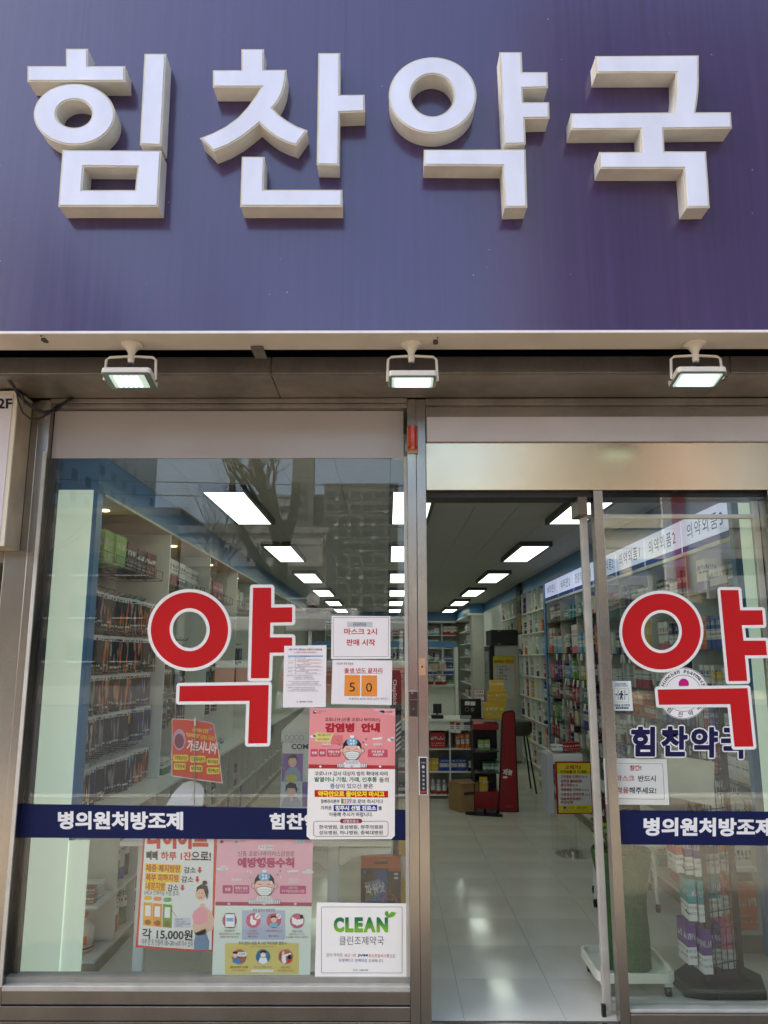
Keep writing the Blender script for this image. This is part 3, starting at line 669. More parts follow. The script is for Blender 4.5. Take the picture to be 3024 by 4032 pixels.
# blue bands
def band(label, quad, texts, Y):
    S = paper('window_band', label, 'decal', Y, ONE, quad, NAVY, 0.0003, 'navy vinyl bands across the glass', 'strip')
    for body, x0, y0, x1, y1 in texts: S.text(body, x0, y0, x1, y1, DWHITE, 0.028, 1, grow=1.0, rot=0.006)
    S.done()
band('navy vinyl band with white lettering across the left window', [(84, 3165), (1600, 3189), (1604, 3309), (68, 3298)], [('병의원처방조제', 229, 3196, 720, 3266), ('힘찬약국', 1062, 3203, 1330, 3266)], -0.0012)
band('navy vinyl band with white lettering across the right pane', [(2429, 3190), (3040, 3196), (3050, 3330), (2437, 3325)], [('병의원처방조제', 2535, 3221, 3042, 3292)], -0.0012)

# notices on the outside of the left window
Z4 = (1050, 2380, 650/1482.0)
S = paper('notice_paper', 'white notice paper about mask sale hour, topmost on the window', 'notice', -0.005, Z4, [(583, 102), (1110, 105), (1112, 488), (578, 490)], PAPER)
S.frame(596, 116, 1094, 470, 3, GREY); S.rect(722, 157, 950, 203, ink((205, 205, 208)), 1)
S.text('···공지···', 775, 163, 893, 197, K, 0.01); S.text('마스크 2시', 696, 215, 990, 272, KR, 0.02, rot=0.004); S.text('판매 시작', 716, 312, 974, 370, KR, 0.02, rot=0.004); S.done()
S = paper('notice_paper', 'white notice paper with orange number tiles on the window', 'notice', -0.0054, Z4, [(592, 497), (1127, 503), (1122, 903), (578, 893)], PAPER)
S.text('>금요일 구매 가능한', 624, 522, 775, 543, K, 0.0); S.text('출생 년도 끝자리', 697, 570, 1038, 615, KR, 0.015); S.rect(697, 617, 1038, 620, KR)
OR = ink((236, 148, 62)); S.poly([(702, 633), (839, 635), (837, 824), (695, 822)], OR); S.poly([(852, 636), (991, 638), (991, 827), (849, 825)], OR)
S.text('5', 742, 702, 793, 782, K, 0.0); S.text('0', 892, 705, 946, 785, K, 0.0); S.text('예) 출생년도 85년생, 50년생, 65년생, 90년생 등', 737, 836, 1094, 860, ink((96, 120, 110)), 0.0); S.done()
S = paper('notice_paper', 'narrow white notice sheet with blue table header on the window', 'notice', -0.005, Z4, [(158, 372), (537, 365), (530, 922), (145, 925)], PAPER)
BL = ink((86, 96, 170)); S.text('3월 9일 (월)', 196, 394, 322, 416, BL, 0.02); S.text('부터 공적마스크 판매규칙', 326, 396, 497, 414, K, 0.01); S.text('( 신분증 없으면 구매 불가 )', 245, 424, 447, 442, KR, 0.01)
S.rect(191, 458, 503, 470, ink((120, 170, 214)), 1); S.text('본인 확인 방법', 305, 459, 390, 469, K, 0.0)
for y in (504, 562, 592, 624): S.rect(188, y, 503, y+1.5, GREY)
S.rect(256, 470, 258, 624, GREY)
for k, (a, b_) in enumerate((('성인', 476), ('미성년자', 518), ('외국인', 566), ('장애인', 598))): S.text(a, 192, b_, 192+12*len(a), b_+12, GREY, 0.0)
rows = [('본인 직접 구매시', 264, 476, 352, K), ('주민등록증 또는 운전면허증 또는 여권 제시', 280, 490, 482, KR), ('1. 본인이 직접 여권 제시', 264, 508, 382, K), ('학생증 또는 주민등록등본 함께 제시', 324, 522, 484, KR),
        ('2.법정대리인과 함께 방문시', 264, 536, 396, K), ('법정대리인신분증과 주민등록등본을 함께 제시', 274, 550, 486, KR), ('본인 직접 구매시', 264, 567, 340, K), ('건강보험증과 외국인등록증 함께 제시', 294, 580, 466, KR),
        ('대리인이 장애인등록증을', 264, 598, 380, K), ('지참할 경우 구매 허용', 345, 611, 450, K)]
for tx, x, y, x1, c in rows: S.text(tx, x, y, x1, y+10, c, 0.0)
for tx, x, y, x1 in (('※대리구매 : ① 2010년포함 그 이후 출생한 어린이,', 180, 635, 416), ('② 1940년 포함 그 이전 출생한 어르신,', 242, 650, 420), ('③ 장기요양급여 수급자. (20년 2월 기준)', 242, 665, 430), ('※ 임신 주민등록부상 동거인(대리구매자)이 대리구매 대상자', 192, 688, 470), ('어린이, 어르신등이 5부제 요일에 마스크 구매가능', 228, 703, 462), ('예) 5부제 출생연도 끝자리에 해당되는 요일에 부모가 대리구매 가능', 178, 719, 488), ('※제출서류 : 대리구매자의 공인신분증과 주민등록등본,', 186, 742, 432), ('장기 요양급여 수급자의 경우 장기요양인증서', 232, 757, 434), ('( 대리구매자와 대리구매 대상자가함께 명기된 주민등록등본)', 184, 772, 458)):
    S.text(tx, x, y, x1, y+11, K, 0.0)
S.ell(275, 873, 8, 8, ink((224, 190, 170))); S.text('충청북도 약사회', 296, 866, 410, 880, K, 0.01); S.done()

# illustrated health poster, shared drawing of a sick person with an ice bag
PINK = ink((236, 152, 150)); PINKL = ink((244, 178, 178)); ROSE = ink((206, 84, 100)); SKIN = ink((238, 190, 170)); HAIR = ink((40, 34, 38)); ICE = ink((120, 180, 206)); MASK = ink((232, 236, 226)); LINE = ink((70, 50, 56))
def sick_person(S, cx, top, s, bar):
    """cx: centre, top: top of the ice bag, s: scale against a 1.0 drawing 290 high"""
    X = lambda v: cx+v*s; Yv = lambda v: top+v*s
    S.poly([(X(-110), Yv(262)), (X(-60), Yv(240)), (X(60), Yv(240)), (X(110), Yv(262)), (X(118), Yv(290)), (X(-118), Yv(290))], KW, 3)
    S.ell(X(-92), Yv(138), 20*s, 24*s, LINE, 3); S.ell(X(92), Yv(138), 20*s, 24*s, LINE, 3); S.ell(X(-91), Yv(138), 16*s, 20*s, SKIN, 4); S.ell(X(91), Yv(138), 16*s, 20*s, SKIN, 4)
    S.ell(X(0), Yv(132), 86*s, 102*s, LINE, 4); S.ell(X(0), Yv(132), 82*s, 98*s, SKIN, 5)
    S.poly([(X(-83), Yv(128)), (X(-80), Yv(80)), (X(-55), Yv(45)), (X(0), Yv(28)), (X(55), Yv(45)), (X(80), Yv(80)), (X(83), Yv(128)), (X(60), Yv(96)), (X(0), Yv(88)), (X(-60), Yv(96))], HAIR, 6)
    S.poly([(X(-20), Yv(2)), (X(20), Yv(2)), (X(14), Yv(26)), (X(-14), Yv(26))], KW, 7); S.ell(X(0), Yv(62), 48*s, 36*s, ICE, 7)
    for a, b_ in ((-12, 48), (14, 52), (-10, 76), (14, 74)): S.rect(X(a-8), Yv(b_-8), X(a+8), Yv(b_+8), KW, 8)
    S.line([(X(-50), Yv(122)), (X(-22), Yv(126))], 4*s, LINE, 7); S.line([(X(22), Yv(126)), (X(50), Yv(122))], 4*s, LINE, 7)
    S.poly([(X(-66), Yv(152)), (X(0), Yv(138)), (X(66), Yv(152)), (X(62), Yv(196)), (X(30), Yv(222)), (X(-30), Yv(222)), (X(-62), Yv(196))], LINE, 7)
    S.poly([(X(-62), Yv(155)), (X(0), Yv(142)), (X(62), Yv(155)), (X(58), Yv(194)), (X(28), Yv(218)), (X(-28), Yv(218)), (X(-58), Yv(194))], MASK, 8)
    for v in (168, 184, 200): S.line([(X(-56), Yv(v)), (X(56), Yv(v))], 2*s, GREY, 9)
    S.poly([(X(-58), Yv(226)), (X(58), Yv(226)), (X(62), Yv(262)), (X(-62), Yv(262))], KW, 6)
    for k in range(9): S.line([(X(-50+12.5*k), Yv(230)), (X(-50+12.5*k), Yv(258))], 3*s, LINE, 7)
    S.ell(X(60), Yv(110), 8*s, 12*s, KW, 8)
    for hx in (-104, 104):
        for k in range(4): S.rr(X(hx-30+15*k), Yv(250), X(hx-17+15*k), Yv(290), 6*s, LINE, 9); S.rr(X(hx-28+15*k), Yv(252), X(hx-19+15*k), Yv(288), 4*s, KW, 10)
S = paper('health_poster', 'pink virus warning poster with yellow sticky note on the window', 'poster', -0.0062, Z4,
    [(388, 930), (1155, 935), (1150, 2075), (1120, 2108), (392, 2110), (358, 2080)], mat('poster_paper', (248, 243, 232), rough=0.4, var=0.02, scale=2))
S.poly([(388.5, 931), (1154.5, 936), (1152, 1450), (376, 1440)], PINK, 1); S.poly([(376, 1436), (1152, 1446), (1152, 1478), (374, 1472)], ink((186, 50, 52)), 2)
for x in (482, 765, 1018): S.poly([(x-14, 1455), (x, 1443), (x+14, 1455), (x, 1467)], KW, 3)
S.poly([(945, 936), (1154, 936), (1154, 1010), (1110, 990), (1060, 985), (1020, 960), (970, 955)], PINKL, 2)
S.ell(432, 966, 15, 15, ink((40, 44, 90)), 2); S.ell(436, 962, 8, 7, ink((236, 232, 230)), 3); S.text('질병관리본부', 458, 952, 530, 964, GREY, 0.0); S.text('KCDC', 458, 970, 494, 980, GREY, 0.0)
S.rr(1008, 953, 1060, 975, 8, ink((150, 190, 205)), 2); S.text('1339', 1073, 954, 1128, 976, ink((150, 110, 120)), 0.02)
S.text('코로나19 (신종 코로나 바이러스)', 524, 1016, 1020, 1056, K, 0.01, rot=0.004); S.text('감염병', 526, 1066, 785, 1146, ink((178, 36, 48)), 0.04, grow=2); S.text('안내', 850, 1066, 1015, 1146, ink((178, 36, 48)), 0.04, grow=2)
S.poly([(440, 1146), (602, 1160), (570, 1236), (434, 1230)], ink((226, 214, 130)), 4, 'sticky_note'); S.text('043-201-3117', 460, 1160, 580, 1182, K, 0.0, 5); S.text('상당구 보건소', 456, 1200, 556, 1220, K, 0.0, 5)
S.poly([(590, 1172), (684, 1175), (684, 1258), (575, 1254)], ink((226, 120, 120)), 3)
for x, y in ((420, 1185), (1112, 1216)): S.ell(x, y, 30, 14, KW, 2); S.ell(x+14, y-8, 18, 16, KW, 2)
S.poly([(948, 1200), (1040, 1190), (1030, 1210), (955, 1214)], KW, 2)
for x, y, c in ((626, 1210, KW), (650, 1218, ink((240, 200, 110))), (868, 1238, GREY), (893, 1208, GREY), (893, 1258, KW), (652, 1258, GREY)): S.ell(x, y, 8, 8, c, 3)
S.text('주요증상', 498, 1242, 578, 1264, KW, 0.02); S.rect(498, 1272, 578, 1276, KW); S.text('위험요인', 958, 1244, 1038, 1266, KW, 0.02); S.rect(956, 1276, 1040, 1280, KW)
for x0, x1, tx in ((394, 460, '발열'), (467, 532, '폐렴')): S.rr(x0, 1298, x1, 1366, 9, ROSE, 2); S.text(tx, x0+12, 1320, x1-12, 1344, KW, 0.03, 3)
S.rr(541, 1298, 664, 1368, 9, ROSE, 2); S.text('호흡기 증상', 553, 1311, 653, 1334, KW, 0.03, 3); S.text('기침, 인후통 등', 562, 1340, 642, 1354, KW, 0.0, 3)
S.rr(907, 1302, 1086, 1372, 9, ROSE, 2); S.text('중국 방문 후', 942, 1310, 1054, 1333, KW, 0.03, 3); S.text('증상 발현', 954, 1338, 1040, 1361, KW, 0.03, 3)
sick_person(S, 767, 1174, 1.0, 0)
S.text('코로나19 검사 대상자 범위 확대에 따라', 432, 1498, 1090, 1538, K, 0.008, rot=0.004)
S.text('발열이나 기침, 가래, 인후통', 430, 1549, 990, 1596, ink((46, 118, 66)), 0.02, rot=0.004); S.text('등의', 1010, 1553, 1095, 1598, K, 0.01)
S.text('증상이 있으신 분은', 570, 1608, 955, 1652, ink((70, 60, 110)), 0.01)
S.poly([(430, 1666), (1090, 1674), (1090, 1734), (430, 1728)], ink((196, 26, 26)), 1); S.text('약국안으로 들어오지 마시고', 462, 1676, 1057, 1726, ink((250, 226, 40)), 0.035, grow=1.2, rot=0.004)
S.text('질병관리본부', 486, 1750, 655, 1785, K, 0.01)
for k, (ch, c) in enumerate(zip('1339', ((110, 150, 60), (220, 110, 50), (60, 130, 190), (200, 70, 120)))): S.text(ch, 668+24*k, 1744, 690+24*k, 1788, ink(c), 0.01)
S.text('로 문의 하시거나', 770, 1750, 1044, 1787, K, 0.01); S.text('가까운', 484, 1806, 584, 1846, K, 0.01); S.rect(601, 1800, 992, 1856, ink((40, 52, 140)), 1)
S.text('청주시 선별 진료소', 616, 1806, 982, 1850, KW, 0.03, grow=0.8); S.text('를', 1002, 1812, 1034, 1848, K, 0.01); S.text('이용해 주시기 바랍니다.', 562, 1866, 952, 1904, K, 0.01)
S.frame(420, 1944, 1092, 2084, 4, ink((120, 60, 60)), 1, 24); S.rr(658, 1924, 858, 1964, 20, ink((150, 44, 50)), 2); S.text('선별진료소', 686, 1930, 828, 1960, KW, 0.01, 3)
S.text('한국병원, 효성병원, 청주의료원', 470, 1980, 1042, 2018, K, 0.008); S.text('성모병원, 하나병원, 충북대병원', 470, 2030, 1042, 2068, K, 0.008); S.done()

# clean dispensing sign
Z9 = (1150, 3300, 600/1659.0)
S = paper('clean_sign', 'white rounded border sign reading CLEAN at the window corner', 'sign', -0.0085, Z9, [(270, 703), (1248, 715), (1248, 1535), (247, 1520)], mat('sign_board_white', (252, 247, 236), rough=0.35, var=0.015), 0.006)
bt = ink((44, 52, 66)); S.poly([rrect(318, 748, 1200, 1470, 14), rrect(322, 752, 1196, 1466, 11)[::-1]], bt, 1)
def green_mat():
    m, t, b = new_mat('green_gradient_print'); n, l = t.nodes, t.links
    ge = n.new('ShaderNodeNewGeometry'); sx = n.new('ShaderNodeSeparateXYZ'); l.new(ge.outputs['Position'], sx.inputs[0])
    a_, b_ = onY(Z9[0], Z9[1]+1020*Z9[2], -0.0085).z, onY(Z9[0], Z9[1]+870*Z9[2], -0.0085).z
    mr = n.new('ShaderNodeMapRange'); mr.inputs['From Min'].default_value = a_; mr.inputs['From Max'].default_value = b_; l.new(sx.outputs['Z'], mr.inputs[0])
    rp = n.new('ShaderNodeValToRGB'); e = rp.color_ramp.elements; e[0].position, e[1].position = 0.15, 0.8; e[0].color = lin((128, 186, 40))+(1,); e[1].color = lin((20, 120, 70))+(1,)
    l.new(mr.outputs[0], rp.inputs[0]); l.new(rp.outputs[0], b.inputs['Base Color']); b.inputs['Roughness'].default_value = 0.4
    return m
GG = green_mat()
for ch, x0, x1 in (('C', 456, 562), ('L', 582, 666), ('E', 684, 768), ('A', 782, 905), ('N', 924, 1040)): S.text(ch, x0, 866, x1, 1022, GG, 0.04, part='letter', grow=4)
LEAF = ink((120, 180, 50)); S.poly([(1040, 868), (1055, 826), (1085, 800), (1132, 812), (1110, 850), (1075, 864)], LEAF, 3, 'leaf_print'); S.poly([(1032, 860), (1010, 832), (1012, 806), (1036, 788), (1048, 818), (1046, 845)], ink((96, 164, 48)), 3, 'leaf_print'); S.line([(1034, 880), (1040, 862), (1060, 836)], 4, ink((40, 110, 50)), 4)
S.text('클린조제약국', 514, 1068, 998, 1164, K, -0.008)
S.text('우리 약국은', 374, 1254, 550, 1292, ink((110, 110, 110)), 0.0); S.text('세계 1위', 568, 1258, 692, 1294, ink((200, 60, 50)), 0.0); S.text('JVM', 712, 1264, 824, 1294, ink((30, 60, 130)), 0.04); S.text('자동포장시스템', 832, 1262, 1058, 1300, ink((200, 60, 50)), 0.0); S.text('으로', 1062, 1266, 1122, 1300, ink((110, 110, 110)), 0.0)
S.text('위생적', 506, 1312, 602, 1348, ink((50, 90, 170)), 0.0); S.text('이고', 606, 1312, 664, 1348, ink((110, 110, 110)), 0.0); S.text('안전하게', 684, 1314, 812, 1350, ink((50, 90, 170)), 0.0); S.text('조제합니다', 830, 1318, 990, 1352, ink((110, 110, 110)), 0.0)
S.text('문의 / 1588-9708', 664, 1424, 828, 1450, GREY, 0.0); S.done()

# posters taped inside the left window
ZA = (500, 3250, 800/1659.0)
S = paper('prevention_poster', 'pale pink prevention rules poster with round pictures under the band', 'poster', 0.0095, ZA, [(740, 60), (1521, 66), (1495, 1250), (693, 1245)], mat('poster_pale', (230, 238, 226), rough=0.45, var=0.02, scale=2))
LP = ink((238, 176, 190)); DP = ink((196, 70, 120)); S.poly([(739.5, 61), (1520.5, 67), (1509, 640), (722, 632)], LP, 1); S.poly([(722, 624), (1509, 630), (1508, 660), (721, 654)], ink((168, 66, 96)), 2)
for x in (832, 1120, 1375): S.poly([(x-14, 641), (x, 629), (x+14, 641), (x, 653)], KW, 3)
S.ell(775, 133, 14, 14, ink((40, 44, 70)), 2); S.text('질병관리본부', 798, 120, 862, 132, GREY, 0.0); S.ell(892, 133, 16, 12, ink((80, 160, 150)), 2); S.text('충청북도', 918, 118, 970, 132, GREY, 0.0)
S.rr(1385, 118, 1440, 148, 8, ink((150, 190, 205)), 2); S.text('1339', 1450, 122, 1504, 146, ink((160, 130, 150)), 0.02)
S.rr(1072, 164, 1198, 198, 16, KW, 2); S.text('중국 우한시', 1082, 169, 1190, 194, K, 0.0, 3); S.text('신종 코로나바이러스감염증', 906, 210, 1366, 252, ink((90, 50, 70)), 0.0); S.text('예방행동수칙', 904, 264, 1364, 344, ink((186, 60, 112)), 0.035, grow=2)
for x, y in ((780, 355), (1478, 382)): S.ell(x, y, 48, 12, KW, 2); S.ell(x+6, y-10, 24, 16, KW, 2)
S.poly([(1308, 372), (1405, 362), (1392, 380), (1316, 384)], KW, 2)
for x, y, c in ((982, 376, KW), (1008, 384, KW), (1010, 424, ICE), (1229, 402, ink((96, 130, 170))), (1252, 372, GREY), (1254, 420, KW)): S.ell(x, y, 8, 8, c, 3)
sick_person(S, 1122, 360, 1.0*0.97, 0)
S.text('주요증상', 852, 430, 934, 454, KW, 0.02); S.rect(850, 462, 936, 466, KW); S.text('위험요인', 1316, 432, 1400, 456, KW, 0.02); S.rect(1314, 464, 1400, 468, KW)
S.rr(780, 488, 863, 556, 9, DP, 2); S.text('발열', 802, 508, 844, 534, KW, 0.03, 3); S.rr(871, 488, 998, 558, 9, DP, 2); S.text('호흡기 증상', 883, 500, 986, 524, KW, 0.03, 3); S.text('기침, 호흡곤란 등', 884, 530, 984, 544, KW, 0.0, 3)
S.rr(1248, 492, 1462, 560, 9, DP, 2); S.text('14일 이내', 1320, 500, 1392, 520, KW, 0.02, 3); S.text('중국 후베이성 우한시 방문', 1262, 526, 1448, 548, KW, 0.02, 3)
S.rr(938, 694, 1292, 934, 12, ink((190, 194, 214)), 1); S.text('중국 우한시 방문객은', 1026, 680, 1210, 704, ink((96, 110, 150)), 0.02)
for x, y, c in ((838, 778, (206, 90, 130)), (1031, 776, (214, 96, 124)), (1199, 778, (206, 84, 110)), (1389, 780, (206, 100, 124)), (916, 1072, (232, 140, 104)), (1110, 1072, (70, 160, 196)), (1295, 1072, (226, 132, 110))):
    S.ell(x, y, 60, 61, ink(c), 2 if y < 900 else 3)
S.rr(798, 716, 884, 838, 12, LINE, 3); S.rr(803, 724, 879, 830, 8, KW, 4); S.rect(812, 756, 868, 784, ICE, 5)
S.poly([(1010, 740), (1022, 736), (1030, 770), (1060, 776), (1052, 808), (1020, 816), (1004, 790)], KW, 4); S.ell(1066, 742, 24, 24, KW, 4); S.line([(1052, 756), (1080, 728)], 6, KR, 5)
S.ell(1199, 766, 24, 28, SKIN, 4); S.poly([(1172, 760), (1178, 738), (1220, 738), (1226, 760), (1199, 750)], HAIR, 5); S.poly([(1160, 832), (1172, 796), (1226, 796), (1238, 832)], ICE, 4); S.ell(1238, 742, 22, 22, KW, 5); S.line([(1226, 754), (1250, 730)], 6, KR, 6)
S.poly([(1345, 745), (1390, 770), (1440, 762), (1440, 800), (1390, 820), (1350, 800)], KW, 4); S.ell(1425, 745, 14, 16, HAIR, 5)
for tx, x0, y0, x1, c in (('해외여행 전', 796, 852, 876, K), ('해외감염병NOW.kr', 750, 876, 886, KR), ('에서', 890, 876, 922, K), ('감염병 정보 확인하기', 760, 902, 910, K), ('가금류나', 998, 852, 1062, KR), ('야생동물과의', 980, 876, 1074, KR), ('접촉 피하기', 986, 900, 1068, K), ('호흡기증상자와의', 1136, 852, 1260, KR), ('접촉 피하기', 1156, 896, 1238, K), ('흐르는 물에', 1348, 856, 1430, K), ('30초 이상 손 씻고,', 1322, 880, 1452, KR), ('옷소매로 가리고 기침하기', 1296, 904, 1478, K)):
    S.text(tx, x0, y0, x1, y0+18, c, 0.0)
S.rr(800, 960, 1404, 1214, 12, ink((226, 206, 120)), 1); S.text('중국 우한시 방문 후, 14일 이내 증상* 발생 시', 912, 948, 1302, 976, ink((110, 96, 60)), 0.02); S.text('*주요증상 발열, 호흡기 증상(기침, 호흡곤란) 등', 1006, 984, 1206, 996, GREY, 0.0)
S.ell(882, 1056, 22, 26, SKIN, 4); S.poly([(860, 1045), (870, 1030), (900, 1030), (902, 1050)], HAIR, 5); S.poly([(862, 1120), (870, 1084), (905, 1080), (935, 1110), (916, 1133)], ink((70, 130, 190)), 4); S.rr(904, 1034, 976, 1070, 14, KW, 5); S.text('1339', 916, 1042, 964, 1062, ink((90, 120, 110)), 0.01, 6)
S.ell(1112, 1048, 22, 26, SKIN, 4); S.poly([(1088, 1046), (1096, 1022), (1128, 1022), (1136, 1046), (1112, 1036)], HAIR, 5); S.rr(1092, 1050, 1132, 1074, 8, KW, 5); S.poly([(1072, 1118), (1085, 1080), (1138, 1080), (1150, 1118), (1112, 1133)], KW, 4)
S.ell(1276, 1042, 13, 15, SKIN, 4); S.poly([(1262, 1100), (1266, 1060), (1340, 1040), (1342, 1050), (1296, 1070), (1300, 1120), (1276, 1132)], KW, 4); S.ell(1326, 1076, 16, 20, HAIR, 4); S.poly([(1305, 1128), (1310, 1098), (1344, 1098), (1346, 1110), (1322, 1128)], ink((206, 70, 60)), 5)
for tx, x0, y0, x1, c in (('질병관리본부 콜센터', 840, 1148, 988, K), ('1339 상담하기', 862, 1174, 966, KR), ('마스크 착용*하기', 1038, 1148, 1180, ink((50, 90, 130))), ('의료진에게', 1256, 1150, 1332, K), ('해외여행력 알리기', 1230, 1176, 1358, KR)): S.text(tx, x0, y0, x1, y0+20, c, 0.0)
S.rr(1014, 1178, 1198, 1198, 8, KW, 2); S.text('발행일  2020.1.17', 1376, 1228, 1484, 1242, GREY, 0.0); S.done()

S = paper('diet_poster', 'red bordered diet drink poster with smiling woman, left under the band', 'poster', 0.012, ZA, [(140, 30), (735, 40), (712, 1034), (500, 1026), (300, 1012), (70, 995)], ink((212, 76, 48)))
S.poly([(152, 35), (712, 45), (690, 1016), (500, 1010), (300, 996), (90, 978)], mat('poster_white', (228, 228, 224), rough=0.4, var=0.02), 1)
DR = ink((206, 60, 50)); S.text('다이어트', 168, 20, 662, 190, DR, 0.045, rot=0.01, grow=3); S.text('빼빼', 158, 208, 250, 282, K, 0.03, rot=0.02); S.text('하루 1잔', 276, 214, 526, 286, DR, 0.03, rot=0.015); S.text('으로!', 526, 214, 686, 288, K, 0.03, rot=0.015)
YE = ink((240, 200, 50))
for y, a, x1, c0, c1, ax in ((316, '체중·체지방량', 444, 464, 562, 594), (392, '복부 피하지방', 430, 444, 542, 574), (460, '내장지방', 318, 330, 420, 453)):
    S.poly([(148, y-6), (x1, y+8), (x1-2, y+78), (144, y+64)], YE, 2); S.text(a, 154, y+4, x1-8, y+66, ink((196, 70, 40)), 0.025, 3, rot=0.03); S.text('감소', c0, y+22, c1, y+74, K, 0.02, 3)
    S.poly([(ax-10, y+24), (ax+10, y+24), (ax+10, y+50), (ax+20, y+50), (ax, y+76), (ax-20, y+50), (ax-10, y+50)], DR, 3)
S.text('(HCA 인체적용 시험 결과)', 144, 530, 426, 578, K, 0.0, rot=0.03)
for x, c, c2 in ((172, (240, 190, 60), (240, 170, 40)), (250, (232, 140, 70), (236, 150, 40)), (331, (80, 170, 80), (90, 160, 50))):
    y = 592+(x-172)*0.09; S.rr(x-32, y-17, x+32, y+17, 14, ink(c), 2)
    S.poly([(x-36, y+36), (x+38, y+42), (x+34, y+232), (x-42, y+224)], ink(c2), 2); S.poly([(x-22, y+60), (x+22, y+63), (x+20, y+150), (x-26, y+147)], KW, 3); S.ell(x-2, y+198, 26, 22, ink((150, 96, 40)), 3)
S.rr(382, 754, 522, 836, 8, ink((206, 210, 222)), 2); S.text('- 가르시니아', 386, 760, 458, 774, K, 0.0, 3); S.text('1000 mg 함유', 396, 780, 478, 794, K, 0.0, 3); S.text('- 난소화성말토덱스트린', 386, 798, 516, 812, K, 0.0, 3); S.text('2500 mg', 396, 816, 450, 828, K, 0.0, 3)
S.line([(364, 690), (404, 746)], 3, K, 3); S.text('각 15,000원', 122, 846, 536, 940, K, 0.025, rot=0.035); S.text('하루 한 포 찬물에 100~200 ml에 타서 섭취', 120, 934, 536, 984, K, 0.0, rot=0.05)
# the woman
SK = ink((232, 190, 166)); TOP = ink((238, 160, 172)); JEAN = ink((120, 142, 170))
S.poly([(548, 1020), (545, 960), (560, 890), (600, 880), (650, 885), (672, 950), (668, 1018)], JEAN, 3); S.poly([(548, 880), (535, 820), (540, 790), (660, 745), (662, 800), (645, 840), (648, 890), (560, 892)], SK, 3)
S.poly([(532, 740), (548, 700), (585, 672), (620, 665), (660, 705), (662, 780), (600, 812), (545, 800)], TOP, 4); S.poly([(588, 676), (600, 640), (634, 636), (640, 664), (690, 700), (718, 790), (700, 850), (600, 900), (560, 896), (556, 878), (640, 840), (668, 780), (655, 710)], SK, 3)
S.ell(600, 560, 40, 52, SK, 5); S.poly([(566, 545), (570, 505), (610, 478), (655, 492), (666, 540), (655, 610), (640, 560), (625, 520), (590, 518)], HAIR, 6); S.ell(635, 468, 20, 18, HAIR, 6)
S.line([(582, 554), (592, 554)], 4, HAIR, 6); S.line([(608, 552), (618, 554)], 4, HAIR, 6); S.line([(588, 584), (600, 590), (612, 584)], 5, KR, 6); S.done()

# ================================================================ inside the shop
# ceiling lights: three rows of six
PANEL = emis('light_panel', (238, 250, 234), 3.3); LFRAME = mat('dark_light_frame', (70, 72, 72), rough=0.5)
ORD = ['first', 'second', 'third', 'fourth', 'fifth', 'sixth', 'seventh', 'eighth', 'ninth', 'tenth', 'eleventh', 'twelfth', 'thirteenth', 'fourteenth', 'fifteenth', 'sixteenth']
l0 = None
for rn, cx in (('left', -1.115), ('middle', 0.18), ('right', 1.50)):
    for k in range(6):
        y0 = 1.31+2.6*k
        lab = 'flat ceiling light panel, %s from the window in the %s row' % (ORD[k], rn)
        if l0 is None:
            l0 = thing('ceiling_light', lab, 'ceiling light', (cx, y0, 2.70), 'flat light panels on the ceiling')
            mb = MB()
            for bx in ((-0.165, -0.137, -0.03, 1.31, 0.001, 0.0485), (0.137, 0.165, -0.03, 1.31, 0.001, 0.0485), (-0.1365, 0.1365, -0.03, -0.001, 0.001, 0.0485), (-0.1365, 0.1365, 1.281, 1.31, 0.001, 0.0485)): mb.box(*[c+d for c, d in zip(bx, (cx, cx, y0, y0, 2.70, 2.70))])
            mb.build('frame', LFRAME, l0); B('diffuser', PANEL, l0, (cx-0.1365, cx+0.1365, y0-0.0005, y0+1.2805, 2.704, 2.71))
            o = l0
        else:
            o = copy_tree(l0); o['label'] = lab; o.location = (cx, y0, 2.70)

